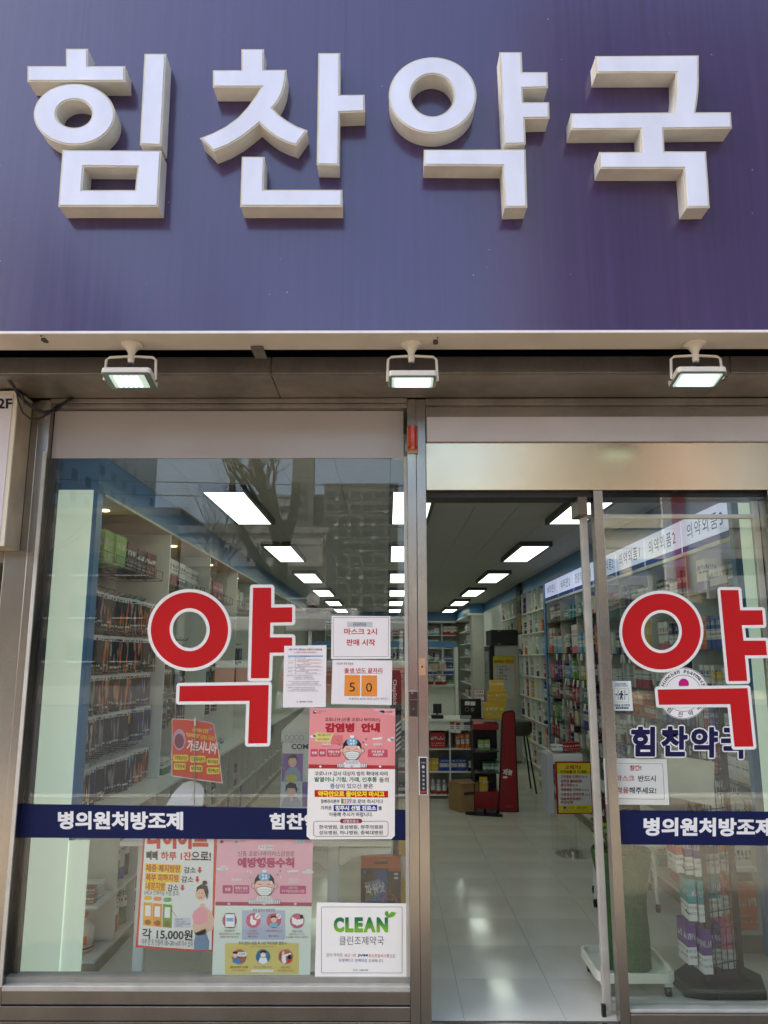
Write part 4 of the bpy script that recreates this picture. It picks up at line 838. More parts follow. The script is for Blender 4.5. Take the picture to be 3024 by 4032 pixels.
# ---------------------------------------------------------------- goods: printed cartons coloured per object
def carton_mat(name, kind):
    m, t, b = new_mat(name); n, l = t.nodes, t.links
    oi = n.new('ShaderNodeObjectInfo'); tc = n.new('ShaderNodeTexCoord'); sx = n.new('ShaderNodeSeparateXYZ'); l.new(tc.outputs['Generated'], sx.inputs[0])
    def math_(op, a, b2=None):
        q = n.new('ShaderNodeMath'); q.operation = op
        for i, v in enumerate((a, b2)):
            if v is None: continue
            if isinstance(v, (int, float)): q.inputs[i].default_value = v
            else: l.new(v, q.inputs[i])
        return q.outputs[0]
    U = math_('ADD', sx.outputs['X'], sx.outputs['Y']); Zc = sx.outputs['Z']; rnd = oi.outputs['Random']
    def band(lo, hi, v=Zc): return math_('MULTIPLY', math_('GREATER_THAN', v, lo), math_('LESS_THAN', v, hi))
    def mixc(f, a, c2):
        q = n.new('ShaderNodeMix'); q.data_type = 'RGBA'; l.new(f, q.inputs['Factor'])
        for nm, v in (('A', a), ('B', c2)):
            if isinstance(v, tuple): q.inputs[nm].default_value = v
            else: l.new(v, q.inputs[nm])
        return q.outputs['Result']
    # words: a fine stretched noise cut into rows
    mp = n.new('ShaderNodeMapping'); mp.inputs['Scale'].default_value = (9, 9, 2.5); l.new(tc.outputs['Generated'], mp.inputs[0])
    ad = n.new('ShaderNodeVectorMath'); ad.operation = 'ADD'; l.new(mp.outputs[0], ad.inputs[0])
    cmb = n.new('ShaderNodeCombineXYZ'); l.new(math_('MULTIPLY', rnd, 37.0), cmb.inputs[0]); l.new(math_('MULTIPLY', rnd, 11.0), cmb.inputs[2]); l.new(cmb.outputs[0], ad.inputs[1])
    nz = n.new('ShaderNodeTexNoise'); nz.inputs['Scale'].default_value = 1.6; nz.inputs['Detail'].default_value = 1; l.new(ad.outputs[0], nz.inputs['Vector'])
    rows = math_('GREATER_THAN', math_('SINE', math_('MULTIPLY', Zc, 44.0)), 0.15)
    words = math_('MULTIPLY', math_('GREATER_THAN', nz.outputs['Fac'], 0.5), rows)
    col = oi.outputs['Color']; W = (0.72, 0.72, 0.70, 1); KK = (0.03, 0.03, 0.04, 1)
    if kind == 'banded':        # coloured with a white label and words on it
        c = mixc(band(0.30, 0.62), col, W); c = mixc(math_('MULTIPLY', words, band(0.33, 0.6)), c, KK)
        c = mixc(math_('MULTIPLY', math_('GREATER_THAN', nz.outputs['Fac'], 0.53), band(0.74, 0.86)), c, W)
    elif kind == 'white':       # white above, coloured foot, words above
        c = mixc(math_('LESS_THAN', Zc, math_('ADD', math_('MULTIPLY', rnd, 0.25), 0.2)), W, col); c = mixc(math_('MULTIPLY', math_('GREATER_THAN', nz.outputs['Fac'], 0.5), band(0.68, 0.82)), c, col)
        c = mixc(math_('MULTIPLY', words, band(0.5, 0.64)), c, KK)
    elif kind == 'plain':       # coloured with a pale title and lines
        c = mixc(math_('MULTIPLY', math_('GREATER_THAN', nz.outputs['Fac'], 0.52), band(0.55, 0.74)), col, W); c = mixc(math_('MULTIPLY', words, band(0.15, 0.4)), c, (0.5, 0.48, 0.42, 1))
    elif kind == 'cap':         # coloured above, white foot with words
        c = mixc(math_('LESS_THAN', Zc, 0.42), col, W); c = mixc(math_('MULTIPLY', words, band(0.1, 0.36)), c, (0.3, 0.3, 0.3, 1)); c = mixc(math_('MULTIPLY', math_('GREATER_THAN', nz.outputs['Fac'], 0.55), band(0.6, 0.75)), c, W)
    else:                       # hanging pack: white header with words, photo blotches below
        im = n.new('ShaderNodeTexNoise'); im.inputs['Scale'].default_value = 0.55; im.inputs['Detail'].default_value = 2; l.new(ad.outputs[0], im.inputs['Vector'])
        pc = mixc(math_('LESS_THAN', im.outputs['Fac'], 0.54), col, (0.012, 0.012, 0.013, 1)); pc = mixc(math_('GREATER_THAN', im.outputs['Fac'], 0.62), pc, (0.4, 0.32, 0.26, 1))
        c = mixc(math_('GREATER_THAN', Zc, 0.86), pc, W); c = mixc(math_('MULTIPLY', words, band(0.87, 0.97)), c, KK); c = mixc(math_('MULTIPLY', words, band(0.06, 0.2)), c, W)
    l.new(c, b.inputs['Base Color']); b.inputs['Roughness'].default_value = 0.38
    return m
CM = {k: carton_mat('carton_'+k, k) for k in ('banded', 'white', 'plain', 'pack', 'cap')}
_um = {}
def unit(kind):
    if kind not in _um:
        if kind == 'bottle':
            o = MB().lathe(0.5, 0.5, [(0.46, 0), (0.5, 0.03), (0.5, 0.62), (0.40, 0.70), (0.24, 0.74), (0.24, 0.78), (0.30, 0.79), (0.30, 1.0)], 14).build('bottle', CM['white'], None, smooth=True)
        else:
            o = MB().box(0, 1, 0, 1, 0, 1).build('carton', CM[kind], None)
        _um[kind] = o.data; COL.objects.unlink(o); bpy.data.objects.remove(o)
    return _um[kind]
HUES = {'red': (176, 30, 34), 'dark red': (96, 18, 26), 'blue': (34, 70, 160), 'navy': (22, 30, 84), 'white': (206, 206, 204), 'green': (40, 120, 70), 'yellow': (222, 182, 40), 'orange': (220, 112, 36),
        'purple': (96, 52, 130), 'teal': (30, 140, 150), 'pink': (222, 110, 140), 'black': (24, 24, 28), 'grey': (130, 130, 132), 'light blue': (110, 170, 210), 'brown': (110, 76, 50), 'lime': (140, 190, 60), 'cream': (214, 200, 170)}
def goods(name, label, cat, kind, hue, loc, size, rz=0.0, group=None):
    o = bpy.data.objects.new(name, unit(kind)); COL.objects.link(o)
    o.location = loc; o.scale = size; o.rotation_euler = (0, 0, rz)
    c = lin(HUES[hue]); f = random.uniform(0.85, 1.12); o.color = (min(1, c[0]*f), min(1, c[1]*f), min(1, c[2]*f), 1)
    return tag(o, label, cat, group)
def size_word(w_, h): return 'tall' if h > 0.22 else 'flat' if w_ > 1.5*h else 'small' if h < 0.11 else 'upright'
MIX = ['white', 'white', 'red', 'blue', 'navy', 'green', 'grey', 'dark red', 'purple', 'orange', 'yellow', 'pink', 'teal', 'black', 'light blue', 'cream', 'brown', 'lime']
def fill(name, cat, where, group, along, a0, a1, front, z, hmax, depth, hues=MIX, face='-x', wr=(0.05, 0.11), hr=(0.45, 0.9), skip=0.12, kinds=('banded', 'white', 'plain'), push=0.03):
    """stand goods side by side on one shelf from a0 to a1"""
    a = a0+random.uniform(0.01, 0.03); k = 0
    while True:
        w_ = random.uniform(*wr)
        if a+w_ > a1-0.01: break
        if random.random() < skip: a += w_*0.7; continue
        h = hmax*random.uniform(*hr); d = min(depth, random.uniform(0.06, 0.14)); hue = random.choice(hues); rep = random.choice((1, 2, 2, 3, 4)); kd = random.choice(kinds)
        for _ in range(rep):
            if a+w_ > a1-0.01: break
            off = random.uniform(0.005, push)
            hn = {'white': 'white'}.get(hue, hue+' and white' if kd != 'plain' else hue)
            lab = '%s %s carton, %s from door on %s' % (size_word(w_, h), hn, ORD[min(k, 15)], where)
            if face == '-x': loc = (front+off, a, z+0.001); sz = (d, w_, h)
            elif face == '+x': loc = (front-off-d, a, z+0.001); sz = (d, w_, h)
            else: loc = (a, front+off, z+0.001); sz = (w_, d, h); lab = '%s %s carton, %s from left on %s' % (size_word(w_, h), hn, ORD[min(k, 15)], where)
            goods(name, lab, cat, kd, hue, loc, sz, random.uniform(-0.06, 0.06), group); a += w_+0.006; k += 1
        a += random.uniform(0.0, 0.04)

# ---------------------------------------------------------------- right wall shelving
XF = 2.10
ru = thing('wall_shelving', 'white wall shelving with blue fascia along the right side', 'shelving', (2.3, 8, 0))
B('fascia', BLUE, ru, (XF, 2.48, 0.72, 12.98, 2.56, 2.748)); B('added_glow_end_panel', GLOWW, ru, (2.108, 2.495, 0.742, 0.78, 0.0, 2.559)); B('end_edge', BLUE, ru, (2.065, 2.106, 0.745, 0.80, 0.0, 2.559))
B('back_panel', WHITE2, ru, (2.46, 2.49, 0.79, 13.0, 0.0, 2.559))
BAYS = [(0.82, 1.60, '의약외품3'), (1.62, 2.40, '의약외품2'), (2.42, 3.20, '의약외품1'), (3.22, 4.0, '건강기능식품2'), (4.02, 4.82, '건강기능식품1'), (4.84, 5.62, '비타민2'), (5.64, 6.42, '비타민1')]
LBX = emis('shelf_lightbox', (196, 202, 250), 0.5); LBB = ink((52, 84, 190)); KB = ink((64, 70, 110))
GLS = mat('glass_shelf', (54, 66, 66), rough=0.12, var=0.1)
TAG = ink((226, 226, 222))
tagm = None
SHZ = [2.03, 1.64, 1.36, 1.14, 0.87, 0.63]
nb = 0
for bi, (ya, yb, title) in enumerate(BAYS):
    hd = B('header_light', LBX, ru, (XF-0.012, XF+0.03, ya, yb, 2.325, 2.555)); B('header_band', LBB, ru, (XF-0.0145, XF-0.0125, ya, yb, 2.325, 2.365))
    S = Sheet(0, ONE, ru, fn=lambda u, v, d: Vector((XF-0.0125-0.001-d, u, v)))
    # text runs towards the door (decreasing y) when read from the aisle
    n_ = len(title); tw = 0.115*n_; ym = (ya+yb)/2; vs, fs, _ = glyphs(title, 0.0, 1.3)
    tw = min(tw, 0.66); S.mb('lettering', KB).add([(XF-0.0145, ym+tw/2-a*tw, 2.405+b_*0.105) for a, b_ in vs], fs); S.done()
    B('divider', WHITE2, ru, (XF+0.002, 2.458, yb+0.001, yb+0.018, 0.0, 2.323)); B('header_rail', WHITE, ru, (XF-0.013, XF+0.03, ya, yb, 2.300, 2.3245))
    where0 = '%s lit bay' % ORD[bi]
    tops = [2.30]+SHZ[:-1]
    for si, z in enumerate(SHZ):
        z += random.uniform(-0.015, 0.015)
        B('shelf', GLS, ru, (XF-0.03, 2.455, ya+0.002, yb-0.002, z-0.010, z))
        fill(('hygiene_carton', 'hygiene_carton', 'middle_bay_carton', 'middle_bay_carton', 'supplement_carton', 'vitamin_carton', 'vitamin_carton')[bi], 'carton', '%s shelf of %s' % (ORD[si], where0), 'goods on the right wall rack', 'y', ya+0.01, yb-0.01, XF+0.0, z, tops[si]-z-0.03, 0.2, wr=(0.05, 0.14) if si in (0, 1) else (0.035, 0.085), hr=(0.5, 0.94), skip=0.05)  # random mixed cartons in every bay; the names only tell the bays apart
        if si >= 1 and bi >= 2:
            for q in range(random.randint(3, 5)):
                yq = random.uniform(ya+0.05, yb-0.1)
                if tagm is None: o = MB().box(0, 0.002, 0, 0.038, -0.075, -0.002).build('price_tag', TAG, ru); tagm = o.data
                else: o = link('price_tag', tagm, ru)
                o.location = Vector((XF-0.034, yq, z-0.005))-wloc(ru); o.rotation_euler = (0, random.uniform(-0.15, 0.25), random.uniform(-0.3, 0.3))
B('pilaster', BLUE, ru, (XF-0.02, XF+0.04, 6.44, 6.52, 0.0, 2.559))
B('base', mat('toe_kick', (150, 140, 124), rough=0.5, var=0.1), ru, (1.93, 2.45, 0.82, 6.44, 0.0, 0.09)); B('base_shelf', WHITE2, ru, (1.90, 2.455, 0.82, 6.44, 0.092, 0.112)); B('ledge', WHITE, ru, (1.92, 2.07, 0.82, 6.44, 0.42, 0.44))
for i in range(9):
    y = 0.9+i*0.62
    fill('large_carton', 'carton', 'low right ledge, %s group' % ORD[i], 'large goods on the low ledge', 'y', y, y+0.55, 1.93, 0.113, 0.30, 0.12, wr=(0.08, 0.2), hr=(0.6, 0.95), skip=0.2)
# white open cubes further back on the right
cy0 = 6.54
for c in range(9):
    ya, yb = cy0+c*0.42, cy0+(c+1)*0.42
    B('divider', WHITE, ru, (XF-0.02, 2.455, yb-0.012, yb+0.006, 0.0, 2.559))
    for r_ in range(8):
        z = 0.12+r_*0.305
        B('shelf', WHITE, ru, (XF-0.019, 2.455, ya+0.006, yb-0.012, z-0.016, z))
        if not (c > 4 and r_ < 5): fill('medicine_carton', 'carton', '%s row of %s cube column' % (ORD[r_], ORD[c]), 'goods in the white cube shelves', 'y', ya+0.01, yb-0.02, XF-0.01, z, 0.28, 0.2, wr=(0.06, 0.11), hr=(0.5, 0.9), skip=0.2)
B('end_fill', WHITE, ru, (XF-0.02, 2.455, 10.34, 12.98, 0.0, 2.559))
pst = thing('wall_poster', 'tall black and gold wall poster hanging over the right cube shelves', 'poster', (XF-0.03, 8.3, 1.8))
B('sheet', ink((30, 30, 28)), pst, (XF-0.03, XF-0.026, 8.25, 8.62, 2.28, 2.74)); B('sheet', ink((150, 124, 60)), pst, (XF-0.03, XF-0.026, 8.25, 8.62, 1.98, 2.279)); B('sheet', PAPER, pst, (XF-0.03, XF-0.026, 8.25, 8.6, 1.73, 1.95))
S = Sheet(0, ONE, pst); S.mb('lettering', ink((190, 200, 60))).add([(XF-0.032, 8.57-a*0.28, 2.48+b_*0.08) for a, b_ in glyphs('코골이', 0.02)[0]], glyphs('코골이', 0.02)[1]); S.done()

# pillar, back shelves, dispensary
pl = thing('white_pillar', 'white pillar with blue head band at the far right', 'pillar', (1.95, 13.5, 0))
B('shaft', WALLW, pl, (1.83, 2.12, 13.0, 13.4, 0.0, 2.50)); B('head_band', BLUE, pl, (1.78, 2.49, 12.99, 16.7, 2.54, 2.748)); B('cornice', WHITE, pl, (1.76, 2.45, 12.985, 16.7, 2.50, 2.539))
bs = thing('back_shelving', 'white medicine shelves with blue top band on the rear wall', 'shelving', (0.2, 16.5, 0))
B('top_band', BLUE, bs, (-1.6, 1.775, 16.2, 16.75, 2.52, 2.748)); B('cornice', WHITE, bs, (-1.6, 1.755, 16.15, 16.75, 2.475, 2.519)); B('back_panel', WHITE2, bs, (-1.6, 1.75, 16.7, 16.75, 0.0, 2.474))
for k in range(8):
    x0 = -1.6+k*0.43; B('divider', WHITE, bs, (x0-0.01, x0+0.01, 16.3, 16.69, 0.0, 2.474))
for k in range(6): B('shelf', WHITE, bs, (-1.6, 1.75, 16.302, 16.688, 0.5+0.33*k, 0.52+0.33*k))
for k in range(4, 8):
    for r_ in range(6):
        fill('medicine_bottle_box', 'carton', '%s shelf, %s rear bay' % (ORD[r_], ORD[k]), 'goods on the rear wall shelves', 'x', -1.59+k*0.43, -1.61+(k+1)*0.43, 16.32, 0.521+0.33*r_, 0.28, 0.2, hues=['white', 'white', 'blue', 'light blue', 'red', 'green', 'navy'], face='-y', wr=(0.08, 0.15), hr=(0.4, 0.85), kinds=('white', 'banded'))
sw = thing('side_shelving', 'narrow white shelves facing left beside the pillar', 'shelving', (1.95, 15, 0))
for r_ in range(7): B('shelf', WHITE, sw, (1.84, 2.1, 13.41, 16.1, 0.4+0.3*r_, 0.42+0.3*r_))
B('back_panel', WHITE2, sw, (2.11, 2.13, 13.41, 16.1, 0.0, 2.49))
for r_ in range(1, 7): fill('medicine_box', 'carton', '%s shelf beside pillar' % ORD[r_], 'goods beside the pillar', 'y', 13.5, 15.2, 1.85, 0.421+0.3*r_, 0.26, 0.2, hues=['white', 'white', 'white', 'brown', 'light blue', 'cream'], wr=(0.08, 0.14), hr=(0.3, 0.75), skip=0.25)
dp = thing('dispensary_counter', 'dispensary counter with glass screen and blue band at the rear', 'counter', (0, 11, 0))
B('blue_band', BLUE, dp, (-1.5, 1.30, 10.98, 11.05, 1.79, 1.90)); B('screen', ACRYL, dp, (-1.5, 1.27, 11.0, 11.008, 1.10, 1.789)); B('upright', WHITE, dp, (1.27, 1.33, 10.98, 11.3, 0.0, 1.789)); B('counter_body', WHITE, dp, (-1.5, 1.265, 11.1, 11.6, 0.0, 1.05)); B('counter_top', WHITE2, dp, (-1.52, 1.265, 10.98, 11.62, 1.055, 1.09)); B('shelf', WHITE, dp, (-1.5, 1.26, 11.1, 11.4, 1.36, 1.375))
S = Sheet(10.995, ONE, dp); vs, fs, _ = glyphs('PRESCRIPTION', 0.03); S.mb('lettering', ink((96, 40, 110))).add([(-0.75+a*1.65, 10.994, 1.60+b_*0.09) for a, b_ in vs], fs); S.done()
fill('red_carton', 'carton', 'dispensary counter behind screen', 'goods on the dispensary counter', 'x', -0.2, 1.24, 11.12, 1.092, 0.2, 0.2, hues=['red', 'red', 'white', 'blue'], face='-y', wr=(0.12, 0.3), hr=(0.7, 1.0), kinds=('white',))
fill('small_jar_box', 'carton', 'dispensary upper shelf', 'goods on the dispensary shelf', 'x', -0.2, 1.24, 11.12, 1.376, 0.2, 0.2, hues=['white', 'white', 'cream', 'orange', 'lime'], face='-y', wr=(0.06, 0.14), hr=(0.5, 0.9), kinds=('white', 'plain'))

# fridge with poster
fr = thing('display_fridge', 'white drinks fridge with black door seen from its side', 'fridge', (1.9, 8.8, 0))
B('body', mat('fridge_white', (176, 176, 170), rough=0.35, var=0.03), fr, (1.70, 2.075, 8.60, 9.3, 0.02, 1.79), bevel=0.006); B('door', BLACK, fr, (1.62, 1.698, 8.605, 9.295, 0.06, 1.78), bevel=0.006); B('door_pane', mat('fridge_glass', (70, 84, 96), rough=0.1), fr, (1.614, 1.6195, 8.68, 9.22, 0.3, 1.7))
ZF = (1650, 2150, 500/1659.0)
S = paper('fridge_poster', 'white and yellow vitamin poster taped on the fridge side', 'poster', 8.597, ZF, [(975, 1440), (1232, 1440), (1252, 1820), (1262, 2010), (968, 2010)], mat('poster_grey', (190, 190, 184), rough=0.5))
S.step = 0.002; S.rect(974, 1441, 1236, 1544, ink((206, 186, 40)), 1); S.text('비타민C', 984, 1490, 1112, 1528, K, 0.03); S.text('부족시', 1124, 1486, 1224, 1526, KR, 0.03); S.frame(968, 1440, 1258, 2005, 8, ink((206, 186, 40)), 1)
for k, (tx, c) in enumerate((('만성피로', KR), ('잦은 감기', K), ('코피', K), ('잇몸부종', KR), ('잦은 멍', K), ('빈혈', K))): S.text(tx, 1042, 1562+41*k, 1042+27*len(tx), 1588+41*k, c, 0.01); S.line([(1014, 1575+41*k), (1020, 1582+41*k), (1030, 1566+41*k)], 3, K)
S.done()
bb = thing('black_storage_box', 'black box lying on top of the fridge', 'box', (1.85, 8.9, 1.79)); B('box', BLACK, bb, (1.64, 2.06, 8.55, 9.2, 1.792, 2.03), bevel=0.01); B('clasp', ink((150, 130, 60)), bb, (1.75, 1.79, 8.543, 8.549, 1.80, 1.82)); B('clasp', ink((150, 130, 60)), bb, (1.75, 1.79, 8.543, 8.549, 2.0, 2.02))

# ---------------------------------------------------------------- near counter with cubbies
ct = thing('front_counter', 'white sales counter with open cubbies in the aisle', 'counter', (0.2, 5.8, 0))
B('counter_top', WHITE, ct, (-1.0, 1.12, 5.48, 6.1, 0.862, 0.89), bevel=0.004); B('fascia', WHITE, ct, (-1.0, 1.10, 5.5, 5.52, 0.765, 0.861)); B('back_panel', WHITE2, ct, (-1.0, 1.10, 5.95, 5.97, 0.0, 0.861)); B('base', mat('toe_kick', (0, 0, 0)), ct, (-1.0, 1.10, 5.56, 5.94, 0.0, 0.035))
for z in (0.036, 0.29, 0.545, 0.762): B('shelf', WHITE, ct, (-0.998, 1.098, 5.505, 5.948, z-0.0005, z+0.0125))
for x in (-1.0, -0.66, -0.31, 0.03, 0.375, 0.72, 1.085): B('divider', WHITE, ct, (x, x+0.014, 5.506, 5.947, 0.05, 0.761))
goods('red_box', 'plain red box in the top cubby of the front counter', 'carton', 'plain', 'red', (0.50, 5.53, 0.56), (0.17, 0.15, 0.175))
for k in range(3): goods('tube_box', '%s orange tube box in the counter cubby left of the red stand' % ORD[k], 'carton', 'banded', 'orange', (0.80+k*0.055, 5.53, 0.56), (0.045, 0.1, 0.15+0.01*k))
for k in range(5):
    goods('spray_bottle', '%s red and white spray bottle in the bottom counter cubby' % ORD[k], 'bottle', 'bottle', 'red' if k != 3 else 'navy', (0.50+k*0.065, 5.54, 0.05), (0.055, 0.055, 0.155+0.02*(k == 3)))
fill('small_pack', 'carton', 'middle counter cubbies', 'goods in the counter cubbies', 'x', 0.40, 1.07, 5.53, 0.304, 0.18, 0.2, hues=['grey', 'blue', 'navy', 'black', 'yellow', 'cream'], face='-y', wr=(0.07, 0.13), hr=(0.3, 0.8))
for xa, xb in ((-0.29, 0.02), (0.05, 0.36)):
    for z, h in ((0.05, .2), (0.304, .2), (0.56, .17)): fill('counter_carton', 'carton', '%s %s counter cubby' % ('left' if xa < 0 else 'centre', {0.05: 'bottom', 0.304: 'middle', 0.56: 'top'}[z]), 'goods in the counter cubbies', 'x', xa, xb, 5.53, z, h, 0.2, face='-y')
for k, (x, y_) in enumerate(((0.86, 5.494), (0.99, 5.494))): S = None
Z9b = (1600, 2500, 850/1659.0)
for lab, q, c in (('small orange and white flyer taped to the counter front', [(332, 664), (372, 668), (372, 752), (334, 748)], (200, 96, 50)), ('small white flyer with red words taped to the counter front', [(378, 668), (416, 670), (418, 756), (378, 754)], (200, 60, 60)), ('small grey flyer at the end of the counter front', [(438, 668), (500, 672), (500, 736), (440, 730)], (90, 96, 140))):
    S = paper('counter_flyer', lab, 'flyer', 5.497, Z9b, q, PAPER); S.step = 0.001; x0, y0 = q[0]; x1, y1 = q[2]; S.rect(x0+3, y0+4, x1-4, y0+26, ink(c), 1); S.rect(x0+6, y0+36, x1-8, y0+42, GREY, 1); S.rect(x0+6, y0+50, x1-8, y0+56, GREY, 1); S.done()
# goods on the counter
tt = thing('tester_display', 'black tester display box with two round dials on the counter', 'display', (0.98, 5.5, 0.89)); B('body', BLACK, tt, (0.86, 1.10, 5.5, 5.62, 0.891, 1.12), bevel=0.004)
S = Sheet(5.498, Z9b, tt); S.step = 0.001
S.rect(450, 510, 488, 540, KW, 1); S.rect(492, 512, 530, 542, KW, 1); S.ell(466, 572, 16, 18, GREY, 1); S.ell(507, 574, 14, 18, GREY, 1); S.ell(466, 572, 11, 13, K, 2); S.rect(418, 618, 498, 664, ink((170, 170, 172)), 1); S.done()
S = paper('counter_card', 'small red framed card standing behind the tester display', 'card', 5.66, Z9b, [(518, 414), (602, 418), (606, 512), (520, 506)], ink((180, 40, 50))); S.step = 0.001
S.rect(523, 420, 598, 504, PAPER, 1); S.text('체력활력', 530, 428, 592, 448, KR, 0.02); S.text('지구력증진', 528, 456, 598, 476, KR, 0.02); S.done()
mc = thing('card_terminal', 'dark card terminal with raised stand on the counter', 'card terminal', (0.6, 5.7, 0.89)); B('base', BLACK, mc, (0.52, 0.66, 5.55, 5.68, 0.891, 0.93), bevel=0.008); MB().box(0.54, 0.64, 5.58, 5.60, 0.95, 1.06).xform(Matrix.Translation((0, 0, 0))).build('screen', BLACK, mc); B('neck', BLACK, mc, (0.58, 0.60, 5.60, 5.62, 0.931, 0.96))
for k in range(6): goods('counter_bottle', '%s small bottle beside the card terminal on the counter' % ORD[k], 'bottle', 'bottle', random.choice(['yellow', 'orange', 'light blue', 'white']), (0.36+0.05*k-0.22, 5.6+random.uniform(0, .2), 0.891), (0.045, 0.045, random.uniform(0.1, 0.2)))

# ---------------------------------------------------------------- red display stand, cartons, slippers
REDP = mat('red_card', (150, 22, 28), rough=0.4, var=0.04)
rs = thing('display_stand', 'red and black cardboard display stand in the aisle', 'display stand', (1.15, 4.8, 0))
zz = lambda x, y, Y=4.74: onY(Z9b[0]+x*Z9b[2], Z9b[1]+y*Z9b[2], Y)
def board(name, pts, m, parent, Y, th):
    w3 = [zz(x, y, Y) for x, y in pts]
    return MB().prism([[(p.x, p.z) for p in w3]], lambda p, k: (p[0], Y+(th if k else 0), p[1])).build(name, m, parent)
board('side_panel', [(735, 612), (752, 588), (818, 578), (836, 598), (866, 1360), (706, 1372)], BLACK, rs, 4.75, 0.03)
board('side_face', [(744, 620), (756, 600), (816, 590), (828, 606), (854, 1350), (718, 1360)], REDP, rs, 4.746, 0.002)
S = Sheet(4.745, Z9b, rs); S.step = 0.001
S.text('제놀', 742, 1030, 816, 1078, KW, 0.03, slant=0.1); S.rr(742, 1086, 776, 1102, 6, KW, 1); S.rr(780, 1086, 814, 1102, 6, KR, 1); S.text('GC 녹십자', 758, 1306, 820, 1326, ink((190, 110, 110)), 0.0); S.text('RECOVERYZENOL', 705, 910, 845, 928, ink((120, 70, 66)), 0.0, rot=math.pi/2); S.done()
xl, xr = zz(515, 900).x, zz(712, 900).x
B('back', BLACK, rs, (xl, xr, 5.0, 5.02, 0.0, 0.94)); B('left_side', BLACK, rs, (xl, xl+0.012, 4.78, 4.999, 0.0, 0.93)); B('base', REDP, rs, (xl+0.013, xr, 4.78, 4.999, 0.0, 0.20))
for z in (0.40, 0.62): B('shelf', mat('grey_tray', (60, 60, 62), rough=0.4), rs, (xl+0.013, xr, 4.74, 4.999, z-0.012, z)); B('tray_lip', ACRYL, rs, (xl+0.013, xr, 4.735, 4.739, z-0.012, z+0.03))
MB().prism([[(4.72, 0.84), (4.99, 0.90), (4.99, 0.93), (4.72, 0.90)]], lambda p, k: (xl if k == 0 else xr, p[0], p[1])).build('top_sign', REDP, rs)
fill('stand_pack', 'carton', 'upper tray of red stand', 'packs on the display stand', 'x', xl+0.03, xr, 4.76, 0.62, 0.13, 0.15, hues=['green', 'yellow', 'lime'], face='-y', wr=(0.05, 0.08), hr=(0.5, 0.9))
fill('stand_pack', 'carton', 'middle tray of red stand', 'packs on the display stand', 'x', xl+0.08, xr, 4.76, 0.40, 0.13, 0.15, hues=['green', 'blue', 'grey'], face='-y', wr=(0.03, 0.06), hr=(0.6, 0.95))
fill('stand_bag', 'carton', 'bottom tray of red stand', 'packs on the display stand', 'x', xl+0.05, xr, 4.765, 0.201, 0.18, 0.15, hues=['yellow', 'red', 'cream'], face='-y', wr=(0.07, 0.1), hr=(0.8, 1.0), skip=0)
for lab, q, zb0, h, Yq in (('large yellow carton at the foot of the pile on the red stand', (602, 765, 532, 655), 0.945, 0.17, 4.76), ('medium yellow carton, middle of the pile on the red stand', (632, 775, 448, 533), 1.116, 0.125, 4.80), ('small yellow carton on top of the pile on the red stand', (654, 755, 366, 448), 1.242, 0.11, 4.84)):
    x0, x1 = zz(q[0], 600, Yq).x, zz(q[1], 600, Yq).x
    goods('yellow_carton', lab, 'carton', 'plain', 'yellow', (x0, Yq, zb0), (x1-x0, 0.14, h))
CARD = mat('cardboard', (168, 134, 92), rough=0.8, var=0.08)
cbx = thing('cardboard_box', 'brown cardboard box on the floor before the counter', 'box', (0.88, 4.85, 0)); Mr = Matrix.Translation((0.86, 4.9, 0)) @ Matrix.Rotation(R(25), 4, 'Z')
MB().box(-0.16, 0.19, -0.13, 0.13, 0.001, 0.29).xform(Mr).build('box', CARD, cbx, bevel=0.003); MB().box(-0.02, 0.05, -0.1315, 0.1315, 0.2905, 0.2912).xform(Mr).build('tape', mat('box_tape', (186, 166, 130), rough=0.25), cbx)
MB().box(-0.16, 0.19, -0.18, -0.125, 0.2925, 0.295).xform(Mr).build('flap', CARD, cbx)
for lx, lw in ((-0.12, 0.12), (0.04, 0.1)): MB().box(lx, lx+lw, -0.1312, -0.1302, 0.17, 0.2).xform(Mr).build('print', ink((70, 54, 40)), cbx)
for k in (0, 1):
    Ms = Matrix.Translation((0.93+k*0.13, 4.60-0.03*k, 0)) @ Matrix.Rotation(R(70-8*k), 4, 'Z')
    s_ = thing('slipper', 'black slipper, %s of the pair by the red stand' % ('farther' if k == 0 else 'nearer'), 'slipper', (0.93+k*0.13, 4.6, 0), 'pair of slippers')
    MB().prism([ellipse(0, 0, 0.048, 0.13, 20)], lambda p, q: (p[0], p[1], 0.001 if q == 0 else 0.022)).xform(Ms).build('sole', BLACK, s_)
    MB().add([(0.052*math.cos(a), y, 0.02+0.05*math.sin(a)) for y in (-0.08, 0.0) for a in [math.pi*i/8 for i in range(9)]], [(i, i+1, i+10, i+9) for i in range(8)]).xform(Ms).build('strap', BLACK, s_)
st = thing('bar_stool', 'dark bar stool behind the red display stand', 'stool', (1.62, 6.0, 0))
MB().lathe(1.60, 6.05, [(0.02, 0.66), (0.15, 0.66), (0.185, 0.70), (0.19, 0.80), (0.17, 0.83), (0.02, 0.80)], 18).build('seat', mat('stool_seat', (70, 72, 52), rough=0.5), st, smooth=True)
for sx_, sy_ in ((-1, -1), (1, -1), (1, 1), (-1, 1)): MB().tube([(1.60+0.1*sx_, 6.05+0.1*sy_, 0.66), (1.60+0.18*sx_, 6.05+0.18*sy_, 0.0)], 0.011, 7).build('leg', BLACK, st)

